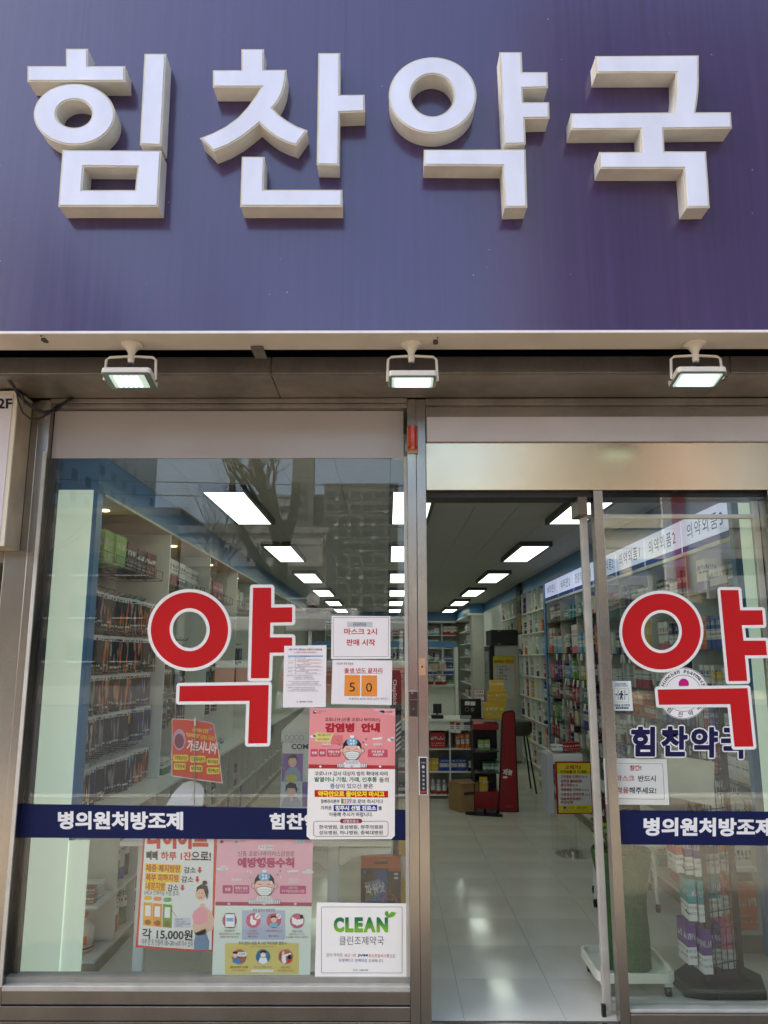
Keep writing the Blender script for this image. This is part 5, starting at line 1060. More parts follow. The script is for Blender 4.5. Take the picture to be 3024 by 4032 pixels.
# ---------------------------------------------------------------- omega sign on a clear stand
om = thing('sign_stand', 'clear acrylic floor stand carrying a yellow framed sign', 'sign stand', (1.53, 2.95, 0))
MB().lathe(1.535, 2.96, [(0.15, 0.001), (0.15, 0.012)], 28).build('base', ACRYL, om); MB().tube([(1.535, 2.96, 0.013), (1.535, 2.96, 0.72)], 0.03, 16).build('pole', ACRYL, om, smooth=True); MB().lathe(1.535, 2.96, [(0.04, 0.0125), (0.04, 0.035)], 20).build('collar', STEEL_HEAD, om)
S = paper('omega_sign', 'red framed yellow and white supplement sign on the clear stand', 'sign', 2.90, Z9b, [(1145, 975), (1418, 975), (1438, 1375), (1162, 1377)], ink((170, 30, 34)), 0.02, None, 'board')
S.step = 0.0012; S.poly([(1156, 985), (1410, 985), (1427, 1366), (1172, 1368)], ink((214, 210, 204)), 1); S.poly([(1156, 985), (1410, 985), (1413, 1068), (1159, 1072)], ink((226, 206, 40)), 2); S.poly([(1170, 1312), (1425, 1308), (1427, 1366), (1172, 1368)], ink((226, 206, 40)), 2)
S.text('오메가3', 1220, 1000, 1342, 1034, KR, 0.03, 3); S.text('이런분들 꼭 드세요!', 1184, 1040, 1388, 1064, K, 0.02, 3)
for y, tx, x1, tail, x2 in ((1078, '고지혈증·고혈압', 1338, '있는 분', 1390), (1112, '관절염·류머티즘·', 1352, '', 0), (1142, '골다공증', 1272, '있는 분', 1316), (1178, '치매예방·기억력', 1342, '필요한 분', 1404), (1214, '시력감소·안구건조', 1368, '있는 분', 1414), (1248, '당뇨합병증예방 /', 1356, '', 0), (1276, '췌장강화', 1282, '', 0)):
    S.text(tx, 1186, y, x1, y+24, ink((176, 40, 40)), 0.02, 3)
    if tail: S.text(tail, x1+4, y+5, x2, y+22, K, 0.0, 3)
S.ell(1218, 1328, 11, 11, ink((30, 60, 140)), 3); S.text('5 STAR', 1238, 1322, 1290, 1338, K, 0.0, 3); S.text('고품질 오메가', 1304, 1320, 1392, 1338, K, 0.01, 3); S.text('원료/함량(순도)/산패 국제규격 최고등급', 1200, 1344, 1402, 1356, ink((90, 60, 30)), 0.0, 3); S.done()
oc = thing('supplement_crate', 'white counter display box standing behind the yellow sign', 'display', (1.3, 3.05, 0.5))
B('side', ink((186, 186, 190)), oc, (1.335, 1.385, 2.93, 3.2, 0.33, 0.80)); B('tray', WHITE, oc, (1.386, 1.64, 2.95, 3.2, 0.72, 0.80)); B('leg', ACRYL, oc, (1.40, 1.42, 3.0, 3.02, 0.0, 0.719)); B('leg', ACRYL, oc, (1.60, 1.62, 3.0, 3.02, 0.0, 0.719)); B('leg', ACRYL, oc, (1.40, 1.42, 3.16, 3.18, 0.0, 0.719)); B('leg', ACRYL, oc, (1.60, 1.62, 3.16, 3.18, 0.0, 0.719))
goods('red_box', 'red box tilted on the display behind the yellow sign', 'carton', 'plain', 'red', (1.50, 3.0, 0.81), (0.15, 0.1, 0.075), 0.3)
goods('white_box', 'white box on the display behind the yellow sign', 'carton', 'white', 'grey', (1.40, 3.0, 0.81), (0.09, 0.08, 0.06))

# ---------------------------------------------------------------- white round table behind the sliding door
PIPE = mat('white_pipe', (222, 222, 214), rough=0.3)
tb = thing('round_table', 'white tubular round table behind the sliding door', 'table', (1.67, 1.78, 0))
ring = [(1.675+0.25*math.cos(a), 1.78+0.25*math.sin(a), 0.39) for a in [2*math.pi*i/28 for i in range(29)]]
MB().tube(ring, 0.016, 8, cap=False).build('rim', PIPE, tb, smooth=True); MB().lathe(1.675, 1.78, [(0.235, 0.372), (0.235, 0.388)], 28).build('top', mat('table_top', (120, 84, 64), rough=0.5), tb)
for fx, fy in ((1.43, 1.92), (1.73, 1.51), (1.84, 2.0), (1.36, 1.62)):
    MB().tube([(1.675+(fx-1.675)*0.9, 1.78+(fy-1.78)*0.9, 0.372), (fx, fy, 0.05)], 0.012, 8).build('leg', PIPE, tb); MB().lathe(fx, fy, [(0.014, 0.0), (0.018, 0.03), (0.012, 0.05)], 10).build('foot', BLACK, tb)
goods('brown_box', 'brown carton standing on the round white table', 'carton', 'plain', 'dark red', (1.55, 1.70, 0.39), (0.2, 0.16, 0.24), 0.4)
goods('lime_box', 'lime green box on the round white table edge', 'carton', 'plain', 'lime', (1.46, 1.72, 0.39), (0.06, 0.1, 0.09), 0.3)

# ---------------------------------------------------------------- left wall shelving
XL = -1.64
lu = thing('wall_shelving', 'white slatted wall shelving with blue fascia along the left side', 'shelving', (-1.85, 6, 0))
B('fascia', BLUE, lu, (-2.09, XL, 0.46, 11.8, 2.535, 2.748)); B('soffit', mat('warm_soffit', (200, 178, 146), rough=0.5), lu, (-2.09, XL-0.002, 0.56, 11.8, 2.52, 2.534)); B('soffit_edge', ALU, lu, (XL-0.001, XL+0.004, 0.56, 11.8, 2.518, 2.5345))
B('added_glow_end_panel', GLOWW, lu, (-2.09, -1.668, 0.46, 0.50, 0.0, 2.534)); B('end_edge', BLUE, lu, (-1.667, -1.642, 0.465, 0.55, 0.66, 2.534)); B('added_glow_end_panel', GLOWW, lu, (-1.667, -1.57, 0.47, 0.50, 0.0, 0.655))
SLAT = mat('slat_board', (204, 200, 188), rough=0.45, var=0.04)
for k in range(17): B('slat', SLAT, lu, (-2.06, -2.045, 0.56, 11.8, 0.76+0.103*k, 0.76+0.103*k+0.095))
B('back_panel', DARK, lu, (-2.09, -2.062, 0.56, 11.8, 0.0, 2.519))
DIV = [1.97, 3.30, 4.62, 5.95, 7.28, 8.6]
for y in DIV: B('divider', WHITE, lu, (-2.044, XL-0.004, y, y+0.02, 0.75, 2.517))
WARM = emis('downlight', (255, 214, 150), 9.0)
for y in (1.0, 2.6, 3.95, 5.3, 6.6): MB().lathe(-1.80, y, [(0.032, 2.515), (0.032, 2.5195)], 16).build('downlight', WARM, lu)
B('ledge', WHITE, lu, (-2.06, -1.50, 0.51, 11.8, 0.725, 0.748), bevel=0.003)
for z in (0.07, 0.33): B('base_shelf', WHITE2, lu, (-2.06, -1.505, 0.505, 11.8, z-0.016, z))
B('base', mat('toe_kick', (0, 0, 0)), lu, (-2.05, -1.50, 0.505, 11.8, 0.0, 0.05))
for k in range(24): y = 0.78+0.33*k; B('base_divider', WHITE2, lu, (-2.06, -1.507, y, y+0.016, 0.071, 0.724))
# hooks and hanging packs
WIRE = mat('chrome_wire', (150, 150, 150), rough=0.25, metal=1.0)
hk = MB().tube([(0, 0, 0), (0.26, 0, 0.012), (0.275, 0, 0.03)], 0.0035, 5).build('display_hook', WIRE, lu); hkm = hk.data
hk.location = Vector((-2.04, 0.7, 2.0))-wloc(lu); hk['__'] = 1; del hk['__']
ROWZ = [1.985, 1.73, 1.495, 1.262, 0.975]
PH = {0: ['navy', 'navy', 'black', 'orange', 'black', 'orange', 'orange', 'black', 'white', 'orange'], 1: ['black', 'black', 'pink', 'orange', 'black', 'orange', 'orange', 'black', 'orange', 'black'],
      2: ['green', 'green', 'orange', 'orange', 'black', 'orange', 'black', 'orange', 'blue', 'blue'], 3: ['cream', 'cream', 'orange', 'grey', 'black', 'grey', 'black', 'yellow', 'grey', 'blue'], 4: ['brown', 'cream', 'blue', 'black', 'grey', 'grey', 'black', 'black', 'light blue', 'orange']}
for r_, z in enumerate(ROWZ):
    for k in range(12):
        y = 0.60+0.108*k+random.uniform(-0.01, 0.01); h = random.uniform(0.2, 0.235); hue = PH[r_][min(k, 9)]
        o = link('display_hook', hkm, lu); o.location = Vector((-2.04, y+0.045, z+0.008))-wloc(lu)
        for d in range(4):
            goods('hanging_pack', 'hanging support pack with %s print, %s from window in %s hook row%s' % (hue, ORD[k], ORD[r_], ('', ', second deep', ', third deep', ', rearmost')[d]), 'pack', 'pack', hue, (-1.755-0.06*d+random.uniform(-0.02, 0.02), y, z-h), (0.016, 0.102, h), random.uniform(-0.5, -0.2), 'packs hanging on the left wall')
for bi, (ya, n_) in enumerate(((2.06, 9), (3.38, 8), (4.70, 8))):
    for r_, z in enumerate(ROWZ[1:4]):
        for k in range(n_):
            y = ya+0.125*k
            if bi and random.random() < 0.35: continue
            hue = random.choice(['black', 'black', 'orange', 'blue', 'grey', 'yellow', 'light blue', 'purple']); h = random.uniform(0.18, 0.23)
            o = link('display_hook', hkm, lu); o.location = Vector((-2.04, y+0.045, z+0.008))-wloc(lu)
            goods('hanging_pack', 'hanging pack with %s print, %s along %s row of %s left bay' % (hue, ORD[k], ORD[r_+1], ORD[bi+1]), 'pack', 'pack' if hue != 'black' else 'plain', hue, (-1.82+random.uniform(-0.03, 0.03), y, z-h), (0.014, 0.09, h), random.uniform(-0.35, -0.1), 'packs hanging on the left wall')
# wire baskets with large boxes above
def basket(ya, yb, z):
    t = thing('wire_basket', 'chrome wire basket shelf high on the left wall, %s bay' % ORD[int((ya-0.5)/1.3)], 'basket', (-1.85, ya, z))
    for x in (-2.04, -1.92, -1.80, -1.68): MB().tube([(x, ya, z), (x, yb, z)], 0.004, 6).build('wire', WIRE, t)
    MB().tube([(-1.68, ya, z+0.06), (-1.68, yb, z+0.06)], 0.004, 6).build('rim_wire', WIRE, t)
    k = int((yb-ya)/0.15)
    for i in range(k+1):
        y = ya+(yb-ya)*i/k; MB().tube([(-2.04, y, z-0.006), (-1.68, y, z-0.006), (-1.678, y, z+0.06)], 0.0035, 5).build('cross_wire', WIRE, t)
for ya, yb in ((0.60, 1.93), (2.02, 3.26), (3.34, 4.58), (4.66, 5.9)): basket(ya, yb, 2.165)
BIG = [(0.66, 0.13, .17, 'black'), (0.82, .2, .20, 'lime'), (1.03, .2, .20, 'lime'), (1.26, .19, .18, 'dark red'), (1.47, .19, .17, 'dark red'), (1.68, .2, .17, 'dark red'),
       (2.06, .22, .2, 'red'), (2.30, .22, .2, 'red'), (2.54, .2, .2, 'navy'), (2.78, .2, .19, 'green'), (3.0, .2, .19, 'green'), (3.40, .18, .18, 'dark red'), (3.60, .16, .2, 'yellow'), (3.80, .2, .17, 'pink'), (4.03, .2, .17, 'pink'), (4.72, .2, .18, 'dark red'), (4.95, .2, .2, 'yellow'), (5.2, .2, .18, 'white')]
for i, (y, w_, h, hue) in enumerate(BIG):
    goods('supplement_box', '%s gift box, %s from window in the wire baskets up left' % (hue, ORD[min(i, 15)] if i < 16 else ('last but one' if i == 16 else 'last')), 'carton', 'plain' if hue in ('lime', 'dark red', 'black', 'yellow', 'pink') else 'white', hue, (-1.92, y, 2.172), (0.2, w_-0.01, h), random.uniform(-0.08, 0.08), 'gift boxes in the wire baskets')
# ledge and base goods on the left
for k in range(8): goods('ledge_box', '%s small box lying on the left white ledge' % ORD[k], 'carton', 'white', random.choice(['light blue', 'blue', 'green', 'white']), (-1.68+random.uniform(-.08, .02), 2.1+0.3*k, 0.75), (0.1, 0.16, random.uniform(0.05, 0.14)), random.uniform(-.2, .2), 'boxes on the left ledge')
jg = thing('jug', 'clear plastic jug with orange cap low in the left cabinet', 'jug', (-1.63, 0.64, 0.07))
JUG = mat('cloudy_jug', (214, 200, 196), rough=0.25, var=0.05)
MB().lathe(-1.63, 0.64, [(0.055, 0.072), (0.062, 0.08), (0.062, 0.10), (0.058, 0.105), (0.062, 0.11), (0.062, 0.19), (0.045, 0.215), (0.022, 0.225), (0.022, 0.235)], 20).build('body', JUG, jg, smooth=True)
MB().lathe(-1.63, 0.64, [(0.024, 0.236), (0.024, 0.262), (0.02, 0.266)], 16).build('cap', mat('orange_cap', (226, 104, 30), rough=0.4), jg, smooth=True); MB().lathe(-1.63, 0.64, [(0.0635, 0.09), (0.0635, 0.10)], 20, cap=False).build('label_band', ink((150, 40, 60)), jg); B('label', ink((214, 90, 50)), jg, (-1.60, -1.58, 0.576, 0.5785, 0.12, 0.16))
for k in range(3): goods('medicine_box', 'flat white and blue box, %s up in the pile left of diet poster' % ORD[k], 'carton', 'white', 'light blue', (-1.64, 0.60, 0.331+0.028*k), (0.1, 0.09, 0.026))
for k in range(2): goods('ointment_box', 'small brown carton, %s of the two beside the flat box pile' % ('lower' if k == 0 else 'upper'), 'carton', 'plain', 'brown', (-1.60, 0.53, 0.331+0.042*k), (0.06, 0.05, 0.04))
for k, hue in enumerate(('red', 'red', 'pink', 'green', 'green', 'green')): goods('spray_can', '%s spray can, %s from window in the left base cabinet' % (hue, ORD[k]), 'bottle', 'bottle', hue, (-1.62+0.02*(k % 2), 0.82+0.075*k, 0.071), (0.062, 0.062, 0.22))
for k in range(5): goods('drink_pouch', 'blue and yellow drink bottle, %s from window on the upper left base shelf' % ORD[k], 'bottle', 'bottle', 'navy' if k % 2 else 'blue', (-1.62, 0.82+0.085*k, 0.331), (0.07, 0.07, 0.27))
for k in range(14): goods('base_carton', '%s mixed carton along the left base shelf behind the posters' % ORD[k], 'carton', random.choice(['white', 'banded', 'plain']), random.choice(MIX), (-1.66, 1.3+0.25*k, random.choice([0.071, 0.331])), (0.12, 0.16, 0.2), 0, 'cartons on the left base shelf')

# ---------------------------------------------------------------- things just inside the left window
ZG = (550, 2650, 600/1659.0)
S = paper('hanging_sign', 'red clipped sign with yellow pills hanging inside the left window', 'sign', 0.16, ZG, [(350, 494), (470, 500), (620, 512), (740, 532), (808, 552), (862, 850), (905, 1202), (740, 1180), (560, 1154), (346, 1122)], ink((224, 206, 200)))
S.poly([(356, 502), (470, 508), (620, 520), (740, 540), (800, 558), (853, 850), (893, 1190), (740, 1170), (560, 1145), (354, 1114)], ink((204, 66, 38)), 1)
S.ell(432, 725, 68, 116, ink((190, 150, 170)), 2); S.ell(430, 740, 52, 80, ink((120, 60, 70)), 3)
YL = ink((236, 206, 60)); S.text('식약처에서 인정한', 574, 604, 750, 650, YL, 0.02, rot=0.1); S.text('"다이어트"', 502, 656, 658, 704, YL, 0.03, rot=0.1); S.text('생리활성 1등급원료', 662, 678, 820, 730, YL, 0.0, rot=0.12); S.text('가르시니아', 514, 740, 842, 868, KW, 0.025, rot=0.12); S.rect(756, 598, 792, 622, ink((120, 140, 190)), 2)
for tx, x, y, w_ in (('지방합성차단', 448, 926, 82), ('기초대사증진', 632, 938, 84), ('에너지생성', 796, 966, 66), ('지방분해', 436, 1016, 64), ('식욕억제', 614, 1040, 68), ('체단백보호', 800, 1064, 70)):
    S.rr(x-w_, y-36, x+w_, y+36, 16, YL, 2); S.text(tx, x-w_+10, y-24, x+w_-10, y+24, K, 0.02, 3, rot=0.06)
S.done()
hs = thing('sign_holder', 'thin clear rod with white clips holding the red hanging sign', 'holder', (-0.95, 0.155, 0.75))
hp = lambda x, y, Y: onY(ZG[0]+x*ZG[2], ZG[1]+y*ZG[2], Y)
MB().tube([hp(604, 490, 0.155), hp(596, 1440, 0.155)], 0.0025, 6).build('rod', WIRE, hs); MB().tube([hp(604, 486, 0.153), hp(603, 575, 0.153)], 0.005, 8).build('clip', PIPE, hs); MB().tube([hp(580, 1300, 0.153), hp(570, 1375, 0.153)], 0.006, 8).build('clip', PIPE, hs); MB().tube([hp(690, 500, 0.157), hp(688, 545, 0.157)], 0.008, 8).build('clip', ACRYL, hs)
# low white window table with leaflets
wt = thing('window_table', 'white table with curved apron standing inside the left window', 'table', (-0.45, 0.4, 0))
B('table_top', WHITE, wt, (-1.30, 0.02, 0.16, 0.58, 0.70, 0.722), bevel=0.003)
for xa, sg_ in ((-0.585, 1), (-0.36, 1)): pass
zt = lambda x, y, Y: onY(Z9[0]+x*Z9[2], Z9[1]+y*Z9[2], Y)
for pts in ([(515, 110), (1080, 112), (1075, 170), (900, 178), (760, 186), (650, 215), (590, 265), (545, 295), (515, 292)], [(-60, 150), (385, 160), (385, 345), (350, 335), (310, 290), (250, 255), (100, 248), (-60, 245)]):
    w3 = [zt(x, y, 0.30) for x, y in pts]; MB().prism([[(p.x, p.z) for p in w3]], lambda p, k: (p[0], 0.30+0.02*k, p[1])).build('apron', WHITE, wt)
for xx in (zt(388, 300, 0.30).x,): B('leg', WHITE, wt, (xx, zt(506, 300, 0.30).x, 0.30, 0.35, 0.0, 0.699))
B('leg', WHITE, wt, (-1.25, -1.20, 0.30, 0.35, 0.0, 0.699))
lf = thing('leaflet_fan', 'curved white leaflet lying behind the red hanging sign', 'leaflet', (-1.0, 0.25, 0.722))
w3 = [hp(x, y, 0.22) for x, y in ((285, 1440), (380, 1290), (470, 1200), (560, 1172), (650, 1200), (700, 1260), (690, 1440))]; MB().prism([[(p.x, p.z) for p in w3]], lambda p, k: (p[0], 0.22+0.003*k, p[1])).build('sheet', PAPER, lf)
for k, hue in enumerate(('white', 'light blue', 'cream', 'lime')): goods('leaflet_stack', '%s leaflet stack, %s from left just above the navy band' % (hue, ORD[k]), 'leaflet', 'plain', hue, (-1.02+0.085*k, 0.2, 0.7225), (0.09, 0.12, 0.02+0.008*(k % 3)), 0.2)
# white brochure tower with portraits
bt_ = thing('brochure_stand', 'white brochure display with two portrait pictures beside the virus poster', 'display', (-0.48, 0.42, 0.722))
def card(name, pts, m, Y, parent, th=0.004): 
    w3 = [onY(Z4[0]+x*Z4[2], Z4[1]+y*Z4[2], Y) for x, y in pts]; return MB().prism([[(p.x, p.z) for p in w3]], lambda p, k: (p[0], Y+th*k, p[1])).build(name, m, parent)
BW = mat('brochure_white', (206, 208, 200), rough=0.4, var=0.03)
card('upper_box', [(130, 1232), (132, 1140), (350, 930), (420, 930), (420, 1236)], BW, 0.42, bt_, 0.12); card('lower_board', [(142, 1236), (440, 1240), (440, 1845), (118, 1842)], BW, 0.40, bt_, 0.015)
S = Sheet(0.399, Z4, bt_)
S.text('COMING', 222, 1252, 490, 1300, ink((50, 50, 90)), 0.03); S.poly([(140, 1338), (326, 1340), (322, 1588), (134, 1590)], ink((140, 104, 170)), 1); S.poly([(134, 1592), (320, 1592), (312, 1815), (118, 1815)], ink((208, 206, 206)), 1); S.rect(320, 1594, 400, 1815, ink((110, 84, 150)), 1)
S.poly([(148, 1588), (165, 1500), (205, 1460), (265, 1460), (300, 1500), (312, 1588)], ink((150, 166, 186)), 2); S.ell(232, 1408, 38, 54, SKIN, 3); S.poly([(190, 1415), (192, 1365), (225, 1340), (265, 1350), (278, 1390), (270, 1410), (262, 1380), (205, 1380)], ink((90, 60, 46)), 4); S.ell(222, 1560, 52, 34, ink((206, 196, 80)), 3)
S.poly([(130, 1815), (150, 1745), (205, 1715), (270, 1730), (304, 1770), (312, 1815)], ink((170, 172, 180)), 2); S.ell(216, 1672, 40, 56, SKIN, 3); S.poly([(168, 1690), (170, 1625), (210, 1595), (262, 1610), (276, 1660), (266, 1700), (254, 1650), (190, 1648)], HAIR, 4); S.poly([(205, 1700), (216, 1680), (226, 1690), (240, 1760), (215, 1770)], SKIN, 5)
for k, ch in enumerate('MON'): S.text(ch, 142, 1356+48*k, 160, 1384+48*k, ink((186, 160, 200)), 0.0)
for k, ch in enumerate('WED'): S.text(ch, 278, 1606+38*k, 302, 1632+38*k, ink((150, 130, 160)), 0.0)
for x in (182, 226, 270, 314): S.poly([ellipse(x, 1196, 20, 22, 20), ellipse(x, 1196, 16, 18, 20)[::-1]], GREY, 22)
S.done()
# tall black lip balm display
cp = thing('lip_balm_display', 'tall black lip care display with upright white lettering', 'display', (0.05, 0.6, 0.72))
card('panel', [(1108, 620), (1130, 590), (1195, 592), (1208, 640), (1212, 1300), (1190, 1340), (1110, 1340)], BLACK, 0.60, cp, 0.05)
S = Sheet(0.598, Z4, cp); S.text('ChapStick', 1030, 770, 1262, 812, KW, 0.02, rot=math.pi/2)
for k in range(6): S.poly([(1160, 1080+45*k), (1206, 1040+45*k), (1206, 1060+45*k), (1160, 1100+45*k)], ink((200, 200, 200)), 1)
S.done()
B('foot', BLACK, cp, (-0.02, 0.085, 0.58, 0.68, 0.0, 1.10)) if False else None
B('stem', BLACK, cp, (0.03, 0.06, 0.66, 0.69, 0.0, 1.2)); B('foot', BLACK, cp, (-0.1, 0.12, 0.56, 0.80, 0.0, 0.03))
# energy drink case on the floor
pw = thing('drink_case', 'black and orange energy drink case with carry handle', 'case', (-0.03, 0.85, 0))
Yp = 0.62
card9 = lambda name, pts, m, Y, th: MB().prism([[(p.x, p.z) for p in [zt(x, y, Y) for x, y in pts]]], lambda p, k: (p[0], Y+th*k, p[1])).build(name, m, pw)
card9('body', [(748, 330), (1185, 330), (1185, 1000), (748, 1000)], mat('case_black', (40, 38, 38), rough=0.4), Yp, 0.18); card9('gable', [(752, 195), (1185, 205), (1185, 329), (748, 329)], mat('case_orange', (206, 96, 40), rough=0.4), Yp+0.002, 0.05); card9('handle_slot', [(890, 256), (1040, 256), (1040, 282), (890, 282)], BLACK, Yp-0.001, 0.002)
S = Sheet(Yp-0.0005, Z9, pw); S.rect(900, 345, 1040, 700, ink((50, 96, 150)), 1); S.poly([(1040, 330), (1185, 330), (1185, 362), (1060, 360)], ink((206, 96, 40)), 2); S.text('체내 에너지 생성에 필요한', 794, 462, 960, 512, KW, 0.0, rot=-0.22, layer=3); S.text('파워샷', 798, 490, 1010, 606, KW, 0.03, rot=-0.2, layer=3); S.text('POWER SHOT', 800, 594, 952, 646, ink((214, 180, 70)), 0.0, rot=-0.2, layer=3); S.text('비타민 B2, B6', 800, 640, 960, 690, ink((80, 150, 210)), 0.02, rot=-0.16, layer=3)
S.ell(792, 368, 22, 22, ink((96, 110, 160)), 2); S.rr(1108, 380, 1156, 402, 10, KW, 2); S.rr(1108, 424, 1156, 446, 10, KW, 2); OL = ink((206, 96, 50))
S.line([(985, 700), (1000, 640), (1030, 610), (1032, 545), (1066, 545), (1066, 610), (1110, 630), (1140, 680), (1145, 708)], 8, OL, 3); S.line([(1005, 655), (1060, 668), (1100, 655), (1090, 690)], 6, OL, 3); S.done()
goods('yellow_carton', 'tall yellow carton between the drink case and the post', 'carton', 'plain', 'yellow', (0.035, 0.80, 0.0), (0.08, 0.1, 0.68))
gs = goods('green_box', 'green box on the table top beside the post', 'carton', 'plain', 'green', (-0.05, 0.36, 0.723), (0.06, 0.08, 0.07))

# ---------------------------------------------------------------- planter, wire rack and board behind the right pane
zb_ = lambda x, y, Y: onY(2200+x*.4967, 3250+y*.4967, Y)
pt = thing('planter', 'tall green waisted planter with plants behind the right pane', 'planter', (1.215, 0.42, 0.07))
def turf():
    m, t, b = new_mat('green_planter'); n, l = t.nodes, t.links
    tc = n.new('ShaderNodeTexCoord'); nz = n.new('ShaderNodeTexNoise'); nz.inputs['Scale'].default_value = 160; l.new(tc.outputs['Object'], nz.inputs['Vector'])
    rp = n.new('ShaderNodeValToRGB'); e = rp.color_ramp.elements; e[0].position, e[1].position = 0.3, 0.7; e[0].color = lin((36, 66, 32))+(1,); e[1].color = lin((66, 100, 50))+(1,); l.new(nz.outputs['Fac'], rp.inputs[0]); l.new(rp.outputs[0], b.inputs['Base Color'])
    bp = n.new('ShaderNodeBump'); bp.inputs['Strength'].default_value = 0.5; bp.inputs['Distance'].default_value = 0.004; l.new(nz.outputs['Fac'], bp.inputs['Height']); l.new(bp.outputs[0], b.inputs['Normal']); b.inputs['Roughness'].default_value = 0.9
    return m
PX, PY = 1.20, 0.42
MB().lathe(PX, PY, [(0.118, 0.085), (0.118, 0.25), (0.112, 0.33), (0.113, 0.40), (0.128, 0.50), (0.145, 0.58), (0.15, 0.625), (0.143, 0.635), (0.137, 0.60)], 32, cap=False).build('pot', turf(), pt, smooth=True); MB().lathe(PX, PY, [(0.001, 0.60), (0.139, 0.60)], 24, cap=False).build('soil', mat('soil_bark', (92, 72, 52), rough=0.9, var=0.4, scale=60, bump=0.8), pt)
ty = thing('planter_tray', 'cream wheeled tray under the green planter', 'tray', (PX, PY, 0))
TRM = mat('cream_plastic', (222, 222, 202), rough=0.4)
MB().prism([rrect(PX-0.185, PY-0.185, PX+0.175, PY+0.185, 0.05)], lambda p, k: (p[0], p[1], 0.07 if k == 0 else 0.08)).build('tray_floor', TRM, ty)
MB().prism([rrect(PX-0.195, PY-0.195, PX+0.185, PY+0.195, 0.06), rrect(PX-0.178, PY-0.178, PX+0.168, PY+0.178, 0.045)[::-1]], lambda p, k: (p[0], p[1], 0.0705 if k == 0 else 0.115)).build('rim', TRM, ty, bevel=0.004)
for sx_, sy_ in ((-1, -1), (1, -1), (1, 1), (-1, 1)): 
    MB().tube([(PX+0.15*sx_-0.012, PY+0.15*sy_, 0.022), (PX+0.15*sx_+0.012, PY+0.15*sy_, 0.022)], 0.022, 14).build('caster', BLACK, ty); B('caster_fork', TRM, ty, (PX+0.15*sx_-0.02, PX+0.15*sx_+0.02, PY+0.15*sy_-0.012, PY+0.15*sy_+0.03, 0.045, 0.069))
LEAFM = mat('leaf_green', (62, 100, 44), rough=0.45, var=0.3, scale=20); STEM = mat('stem_brown', (96, 84, 56), rough=0.7)
for k in range(6):
    a = 2*math.pi*k/6+0.4; bx, by = PX+0.07*math.cos(a), PY+0.07*math.sin(a)
    s_ = MB(); top = Vector((bx+0.08*math.cos(a), by+0.05*math.sin(a), 0.78+0.05*math.sin(k*2.1))); s_.tube([(bx, by, 0.60), (bx+0.02*math.cos(a), by, 0.70), top], 0.005, 6, 0.003).build('stem', STEM, pt)
    for j in range(7):
        t_ = j/6; p0 = Vector((bx, by, 0.64)).lerp(top, t_); b2 = a+j*2.2; d = Vector((math.cos(b2), math.sin(b2), 0.35)).normalized(); sd_ = d.cross(Vector((0, 0, 1))).normalized(); L = 0.05+0.02*random.random()
        MB().add([p0, p0+d*L*0.5+sd_*0.014+Vector((0, 0, .004)), p0+d*L, p0+d*L*0.5-sd_*0.014+Vector((0, 0, .004)), p0+d*L*0.5+Vector((0, 0, -.004))], [(0, 1, 4), (1, 2, 4), (2, 3, 4), (3, 0, 4)]).build('leaf', LEAFM, pt)
wr_ = thing('wire_rack', 'black wire grid floor rack with hanging boxes behind the right pane', 'rack', (1.64, 0.40, 0))
BK = mat('black_rack', (36, 34, 32), rough=0.5, var=0.15)
MB().prism([[(1.42, 0.25), (1.56, 0.20), (1.80, 0.22), (1.86, 0.40), (1.80, 0.56), (1.55, 0.56), (1.42, 0.42)]], lambda p, k: (p[0], p[1], 0.001 if k == 0 else 0.05)).build('base', BK, wr_, bevel=0.01)
for x, y in ((1.575, 0.31), (1.755, 0.39), (1.60, 0.50)): B('upright', BK, wr_, (x-0.013, x+0.013, y-0.013, y+0.013, 0.051, 1.34))
gp = lambda u, z: (1.575+0.18*u, 0.31+0.08*u, z)
for k in range(16): MB().tube([gp(0.06, 0.12+0.08*k), gp(0.94, 0.12+0.08*k)], 0.0028, 5).build('grid_wire', BK, wr_)
for k in range(1, 5): MB().tube([gp(k/5, 0.08), gp(k/5, 1.33)], 0.0028, 5).build('grid_wire', BK, wr_)
for k in range(5): MB().tube([gp(0.1, 0.36+0.2*k), (1.48, 0.30, 0.36+0.2*k), (1.47, 0.30, 0.38+0.2*k)], 0.003, 5).build('hook', BK, wr_)
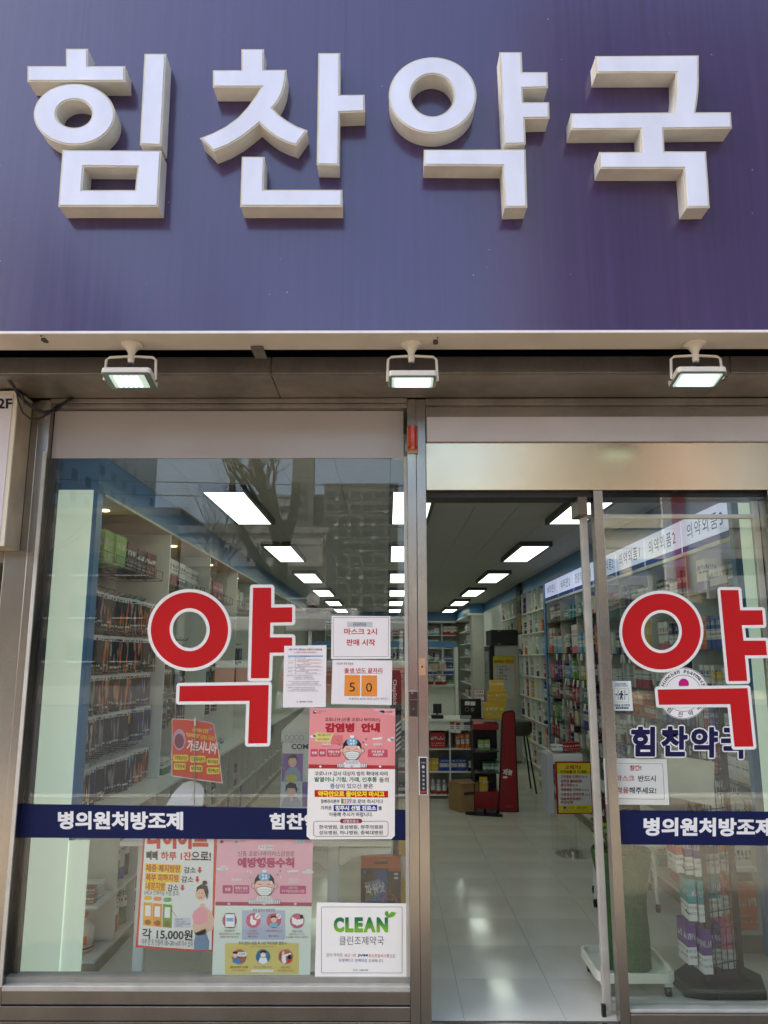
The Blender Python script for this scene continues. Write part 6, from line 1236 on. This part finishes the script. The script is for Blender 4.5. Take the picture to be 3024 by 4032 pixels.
for lab, hue, kd, loc, sz in (
    ('purple box, nearer of the two lowest on the black rack', 'purple', 'cap', (1.535, 0.285, 0.09), (0.045, 0.12, 0.20)), ('purple box, farther of the two lowest on the black rack', 'purple', 'cap', (1.475, 0.32, 0.12), (0.045, 0.12, 0.19)),
    ('pink box low behind the grid of the black rack', 'pink', 'cap', (1.66, 0.38, 0.08), (0.07, 0.09, 0.21)), ('purple boxed pack behind the lowest grid of the rack', 'purple', 'cap', (1.60, 0.36, 0.10), (0.06, 0.08, 0.19)),
    ('teal box, left of the teal pair on the black rack', 'teal', 'cap', (1.485, 0.30, 0.325), (0.04, 0.12, 0.19)), ('teal box, right of the teal pair on the black rack', 'teal', 'cap', (1.535, 0.30, 0.32), (0.04, 0.12, 0.19)), ('teal boxed pack behind the middle grid of the rack', 'teal', 'cap', (1.595, 0.35, 0.33), (0.075, 0.07, 0.2)), ('red orange box behind the middle grid of the rack', 'red', 'cap', (1.68, 0.40, 0.33), (0.05, 0.08, 0.2)),
    ('red box, top left of the black rack', 'red', 'cap', (1.45, 0.33, 0.54), (0.035, 0.12, 0.20)), ('purple box beside the top red box of the rack', 'purple', 'cap', (1.49, 0.31, 0.535), (0.035, 0.12, 0.2)), ('purple box next to the upright of the rack', 'purple', 'cap', (1.53, 0.30, 0.53), (0.035, 0.12, 0.2)), ('purple boxed pack behind the top grid of the rack', 'purple', 'cap', (1.595, 0.35, 0.53), (0.08, 0.06, 0.22)), ('amber box behind the top grid of the rack', 'orange', 'cap', (1.69, 0.40, 0.53), (0.06, 0.06, 0.22))):
    goods('rack_box', lab, 'carton', kd, hue, loc, sz, random.uniform(-0.05, 0.12), 'boxes on the black wire rack')
wb = thing('white_board_panel', 'tilted blank white panel behind the navy name lettering', 'panel', (1.45, 0.2, 0.9))
w3 = [onY(*cv(R6, [q])[0], 0.22) for q in ((498, 1635), (1014, 1722), (1012, 2150), (585, 2060))]; MB().prism([[(p.x, p.z) for p in w3]], lambda p, k: (p[0], 0.22+0.008*k, p[1])).build('sheet', mat('blank_board', (228, 220, 200), rough=0.45), wb)
# blue and orange goods low on the right
goods('blue_box_stack', 'tall navy carton low behind the black rack', 'carton', 'banded', 'navy', (1.86, 1.25, 0.10), (0.12, 0.14, 0.42), 0.1)
goods('vitamin_case', 'dark and white vitamin case on the floor by the right end panel', 'carton', 'white', 'navy', (1.90, 0.86, 0.36), (0.16, 0.18, 0.20))
goods('orange_crate_box', 'orange case with dark edges under the vitamin case', 'carton', 'plain', 'orange', (1.90, 0.84, 0.115), (0.16, 0.2, 0.22))
for k, hue in enumerate(('light blue', 'light blue', 'lime')): goods('tissue_box', '%s upright box, %s of three above the right floor cases' % (hue, ORD[k]), 'carton', 'white', hue, (1.90+0.05*k, 0.86, 0.58), (0.045, 0.16, 0.2))

# ================================================================ the street behind the camera (seen mirrored in the panes and the steel)
CREAM = mat('cream_render', (206, 192, 166), rough=0.85, var=0.06, scale=1); PALE = mat('pale_concrete', (150, 152, 154), rough=0.85, var=0.06, scale=0.5); GREYC = mat('grey_concrete', (118, 116, 112), rough=0.85, var=0.08, scale=0.5)
WIN = mat('far_window', (48, 58, 66), rough=0.12, var=0.2, scale=0.5); WINL = mat('far_window_frame', (196, 196, 192), rough=0.5)
def put(name, mesh, parent, loc, rz=0.0):
    o = link(name, mesh, parent); o.location = Vector(loc)-wloc(parent); o.rotation_euler = (0, 0, rz); return o
def mesh_of(mb, m):
    o = mb.build('part', m, None); d = o.data; bpy.data.objects.remove(o); return d
WM = mesh_of(MB().box(-0.9, 0.9, -0.02, 0.06, 0, 1.4), WIN); SM = mesh_of(MB().box(-1.0, 1.0, -0.02, 0.14, -0.12, -0.02), WINL); ACM = mesh_of(MB().box(-0.42, 0.42, 0.0, 0.35, 0, 0.62), WINL); BAL = mesh_of(MB().box(-2.1, 2.1, 0.0, 0.9, -0.15, 0.85), PALE)
def block(name, label, x0, x1, yf, dep, h, m, floors, fz, xs, acs=0, face='+y', balcony=False, skip=0.0):
    t = thing(name, label, 'building', ((x0+x1)/2, yf-dep/2, -0.2))
    B('wall', m, t, (x0, x1, yf-dep, yf, -0.2, h)); B('parapet', m, t, (x0-0.15, x1+0.15, yf-dep-0.15, yf+0.15, h+0.001, h+0.5))
    for f in range(floors):
        z = fz+f*2.8
        if z+1.5 > h: break
        for i, u in enumerate(xs):
            if random.random() < skip: continue
            if face == '+y': p, rz = (u, yf, z), 0.0
            else: p, rz = (x1, u, z), -math.pi/2
            w_ = put('window', WM, t, p, rz)
            s_ = link('sill', SM, w_); s_.location = (0, 0, 0)
            if balcony and i % 2 == 0: put('balcony', BAL, t, (p[0], p[1], z-0.3), rz)
            if acs and random.random() < acs: put('air_conditioner', ACM, t, (p[0]+1.35, p[1]+0.01, z-0.5), rz)
    return t
block('apartment_block', 'grey apartment block with rows of windows across the far street', -13.4, 2.2, -156, 14, 37.5, GREYC, 13, 1.2, [-12, -9.4, -6.8, -4.2, -1.6, 1.0], 0.45)
block('apartment_block', 'lower grey apartment wing beside the taller far block', -31, -13.6, -158, 12, 35.5, PALE, 12, 1.2, [-29, -25.5, -22, -18.5, -15.2], 0.2, skip=0.2)
st2 = thing('stair_tower', 'plain stair tower rising above the far apartment blocks', 'tower', (-17.5, -157, -0.2)); B('shaft', GREYC, st2, (-20.2, -15.6, -157.9, -155.5, -0.2, 46))
for k in range(13): B('slit_window', WIN, st2, (-18.6, -17.2, -155.49, -155.4, 2.0+2.8*k, 3.2+2.8*k))
block('apartment_block', 'pale blue grey apartment tower standing far to the left', -62, -40, -78, 48, 52, mat('blue_grey_render', (176, 192, 208), rough=0.85, var=0.05), 18, 1.5, [-124+4.6*k for k in range(10)], 0.0, face='+x', skip=0.12)
lw = block('shop_house', 'low white shop house with dark hangul sign across the road', -13.5, -4.0, -46, 10, 9.6, mat('white_render', (142, 141, 138), rough=0.8), 2, 5.4, [-11.5, -8.8, -6.1], 0.3)
B('shop_sign', mat('pale_sign', (150, 150, 146), rough=0.5), lw, (-13.3, -4.2, -45.98, -45.8, 7.4, 9.2)); S = Sheet(0, ONE, lw)
vs, fs, _ = glyphs('베니', 0.03); S.mb('lettering', K).add([(-7.4-a*1.7, -45.78, 7.7+b_*1.2) for a, b_ in vs], fs); S.done()
B('shop_glass', WIN, lw, (-13.0, -4.5, -45.99, -45.95, 0.2, 4.4))
cb2 = block('commercial_building', 'cream commercial building with balconies opposite the doorway', 2.4, 17.6, -31, 12, 7.4, CREAM, 1, 4.6, [4.0, 6.8, 9.6, 12.0, 16.2], 0.3, balcony=True)
B('shop_glass', WIN, cb2, (3.0, 17.0, -30.99, -30.95, 0.2, 3.2)); B('shop_fascia', mat('teal_fascia', (90, 130, 130), rough=0.5), cb2, (2.6, 17.4, -30.99, -30.7, 3.3, 4.0))
vb = thing('vertical_banner', 'red and white vertical banner sign on the cream building', 'banner', (13.6, -30.5, 4.4))
B('board', mat('banner_white', (180, 174, 170), rough=0.5), vb, (12.4, 14.9, -30.5, -30.3, 4.4, 13.6)); B('stripe', mat('banner_red', (150, 52, 50), rough=0.5), vb, (12.8, 13.4, -30.29, -30.25, 4.6, 13.4)); B('bracket', STEEL, vb, (13.5, 13.7, -30.99, -30.51, 12.5, 12.7))
block('commercial_building', 'slate blue commercial building right of the cream one', 17.9, 30, -31, 12, 12.0, mat('slate_render', (92, 104, 122), rough=0.8), 4, 1.4, [19.5, 22.5, 25.5, 28.5], 0.2)
block('commercial_building', 'tan commercial building far left across the road', -40, -14, -47, 12, 11.0, mat('tan_render', (116, 106, 94), rough=0.85), 3, 1.4, [-38, -35, -32, -29, -26, -23, -20, -17], 0.2)

# bare street trees
BARK = mat('bark', (62, 54, 46), rough=0.9, var=0.3, scale=6, bump=0.6, bscale=20)
def bare_tree(label, x, y, hgt, r0, seed, fine):
    rg = random.Random(seed); t = thing('bare_tree', label, 'tree', (x, y, -0.2)); trunk = MB(); crown = MB()
    def grow(p, d, L, r, lev, mb):
        pts = [p]; q = p
        for k in range(4):
            d = (d+Vector((rg.uniform(-.22, .22), rg.uniform(-.22, .22), rg.uniform(-.02, .14)))).normalized(); q = q+d*L/4; pts.append(q)
        mb.tube(pts, r, 7 if lev < 2 else 4, r*0.62, cap=lev < 2)
        if lev >= fine: return
        for k in range(rg.choice((2, 3, 3)) if lev else 4):
            a = rg.uniform(0, 2*math.pi); sp = rg.uniform(.35, .9)
            nd = (d+Vector((math.cos(a), math.sin(a), rg.uniform(-.1, .4)))*sp).normalized(); grow(pts[rg.choice((2, 3, 4)) if lev else rg.choice((3, 4))], nd, L*rg.uniform(.55, .8), r*rg.uniform(.45, .62), lev+1, crown)
    grow(Vector((x, y, -0.2)), Vector((0.03, 0.02, 1)), hgt*0.45, r0, 0, trunk)
    trunk.build('trunk', BARK, t, smooth=True); tag(crown.build('branches', BARK, t), kind='stuff')
bare_tree('thick bare street tree with stout limbs across the pavement', -3.1, -16.0, 10, 0.30, 5, 5)
bare_tree('slender bare tree with fine twigs beside the shop house', -8.2, -33, 10, 0.16, 11, 6)
bare_tree('bare street tree farther left along the road', -17, -30, 10, 0.2, 23, 4)
# overhead wires
for k, (z0, y, sag) in enumerate(((9.6, -28, .5), (8.9, -27.6, .45), (7.9, -28.4, .5), (6.9, -27.8, .4))):
    w_ = thing('overhead_wire', '%s overhead wire crossing the street view, counted from the top' % ORD[k], 'wire', (0, y, z0), 'overhead wires across the road')
    MB().tube([(-30+60*i/16, y+0.02*i, z0-0.05*i-sag*math.sin(math.pi*i/16)) for i in range(17)], 0.02, 5).build('wire', BLACK, w_)
# bus across the road
bus = thing('city_bus', 'white and red city bus standing across the road', 'bus', (-0.2, -23.5, -0.26))
BWH = mat('bus_white', (214, 214, 210), rough=0.25, var=0.02); BRD = mat('bus_red', (170, 40, 44), rough=0.25, var=0.03)
B('body', BRD, bus, (-5.7, 5.4, -24.7, -22.2, 0.10, 1.25), bevel=0.06); B('waist', BWH, bus, (-5.7, 5.4, -24.69, -22.19, 1.26, 1.50)); B('window_band', WIN, bus, (-5.66, 5.36, -24.66, -22.23, 1.51, 2.45)); B('roof', BWH, bus, (-5.7, 5.4, -24.7, -22.2, 2.46, 2.95), bevel=0.08)
for k in range(8): B('window_pillar', BWH, bus, (-5.68+1.52*k, -5.56+1.52*k, -22.228, -22.195, 1.51, 2.45))
B('roof_unit', BWH, bus, (-4.6, -1.0, -24.3, -22.6, 2.951, 3.25), bevel=0.06); S = Sheet(0, ONE, bus); vs, fs, _ = glyphs('DOOWON', 0.03); S.mb('lettering', K).add([(-1.3-a*0.62, -22.59, 3.05+b_*0.11) for a, b_ in vs], fs); S.done()
for k in range(9): B('vent', BLACK, bus, (-4.5+0.16*k, -4.42+0.16*k, -22.598, -22.59, 3.0, 3.2))
for x in (-3.6, 3.2): 
    w_ = MB().tube([(x, -22.5, 0.22), (x, -22.17, 0.22)], 0.48, 24).build('wheel', BLACK, bus); MB().tube([(x, -22.168, 0.22), (x, -22.15, 0.22)], 0.28, 18).build('rim', WINL, w_)
block('apartment_tower', 'tall grey apartment tower with balconies behind the cream building', 10.5, 46, -47, 14, 50, mat('tower_render', (104, 106, 110), rough=0.85, var=0.06), 17, 2.0, [12.5+4.3*k for k in range(8)], 0.25, balcony=True)

# the scene that served as a source of letter outlines is no longer needed
bpy.data.objects.remove(_fo); bpy.data.curves.remove(_fc); bpy.data.scenes.remove(_fs)
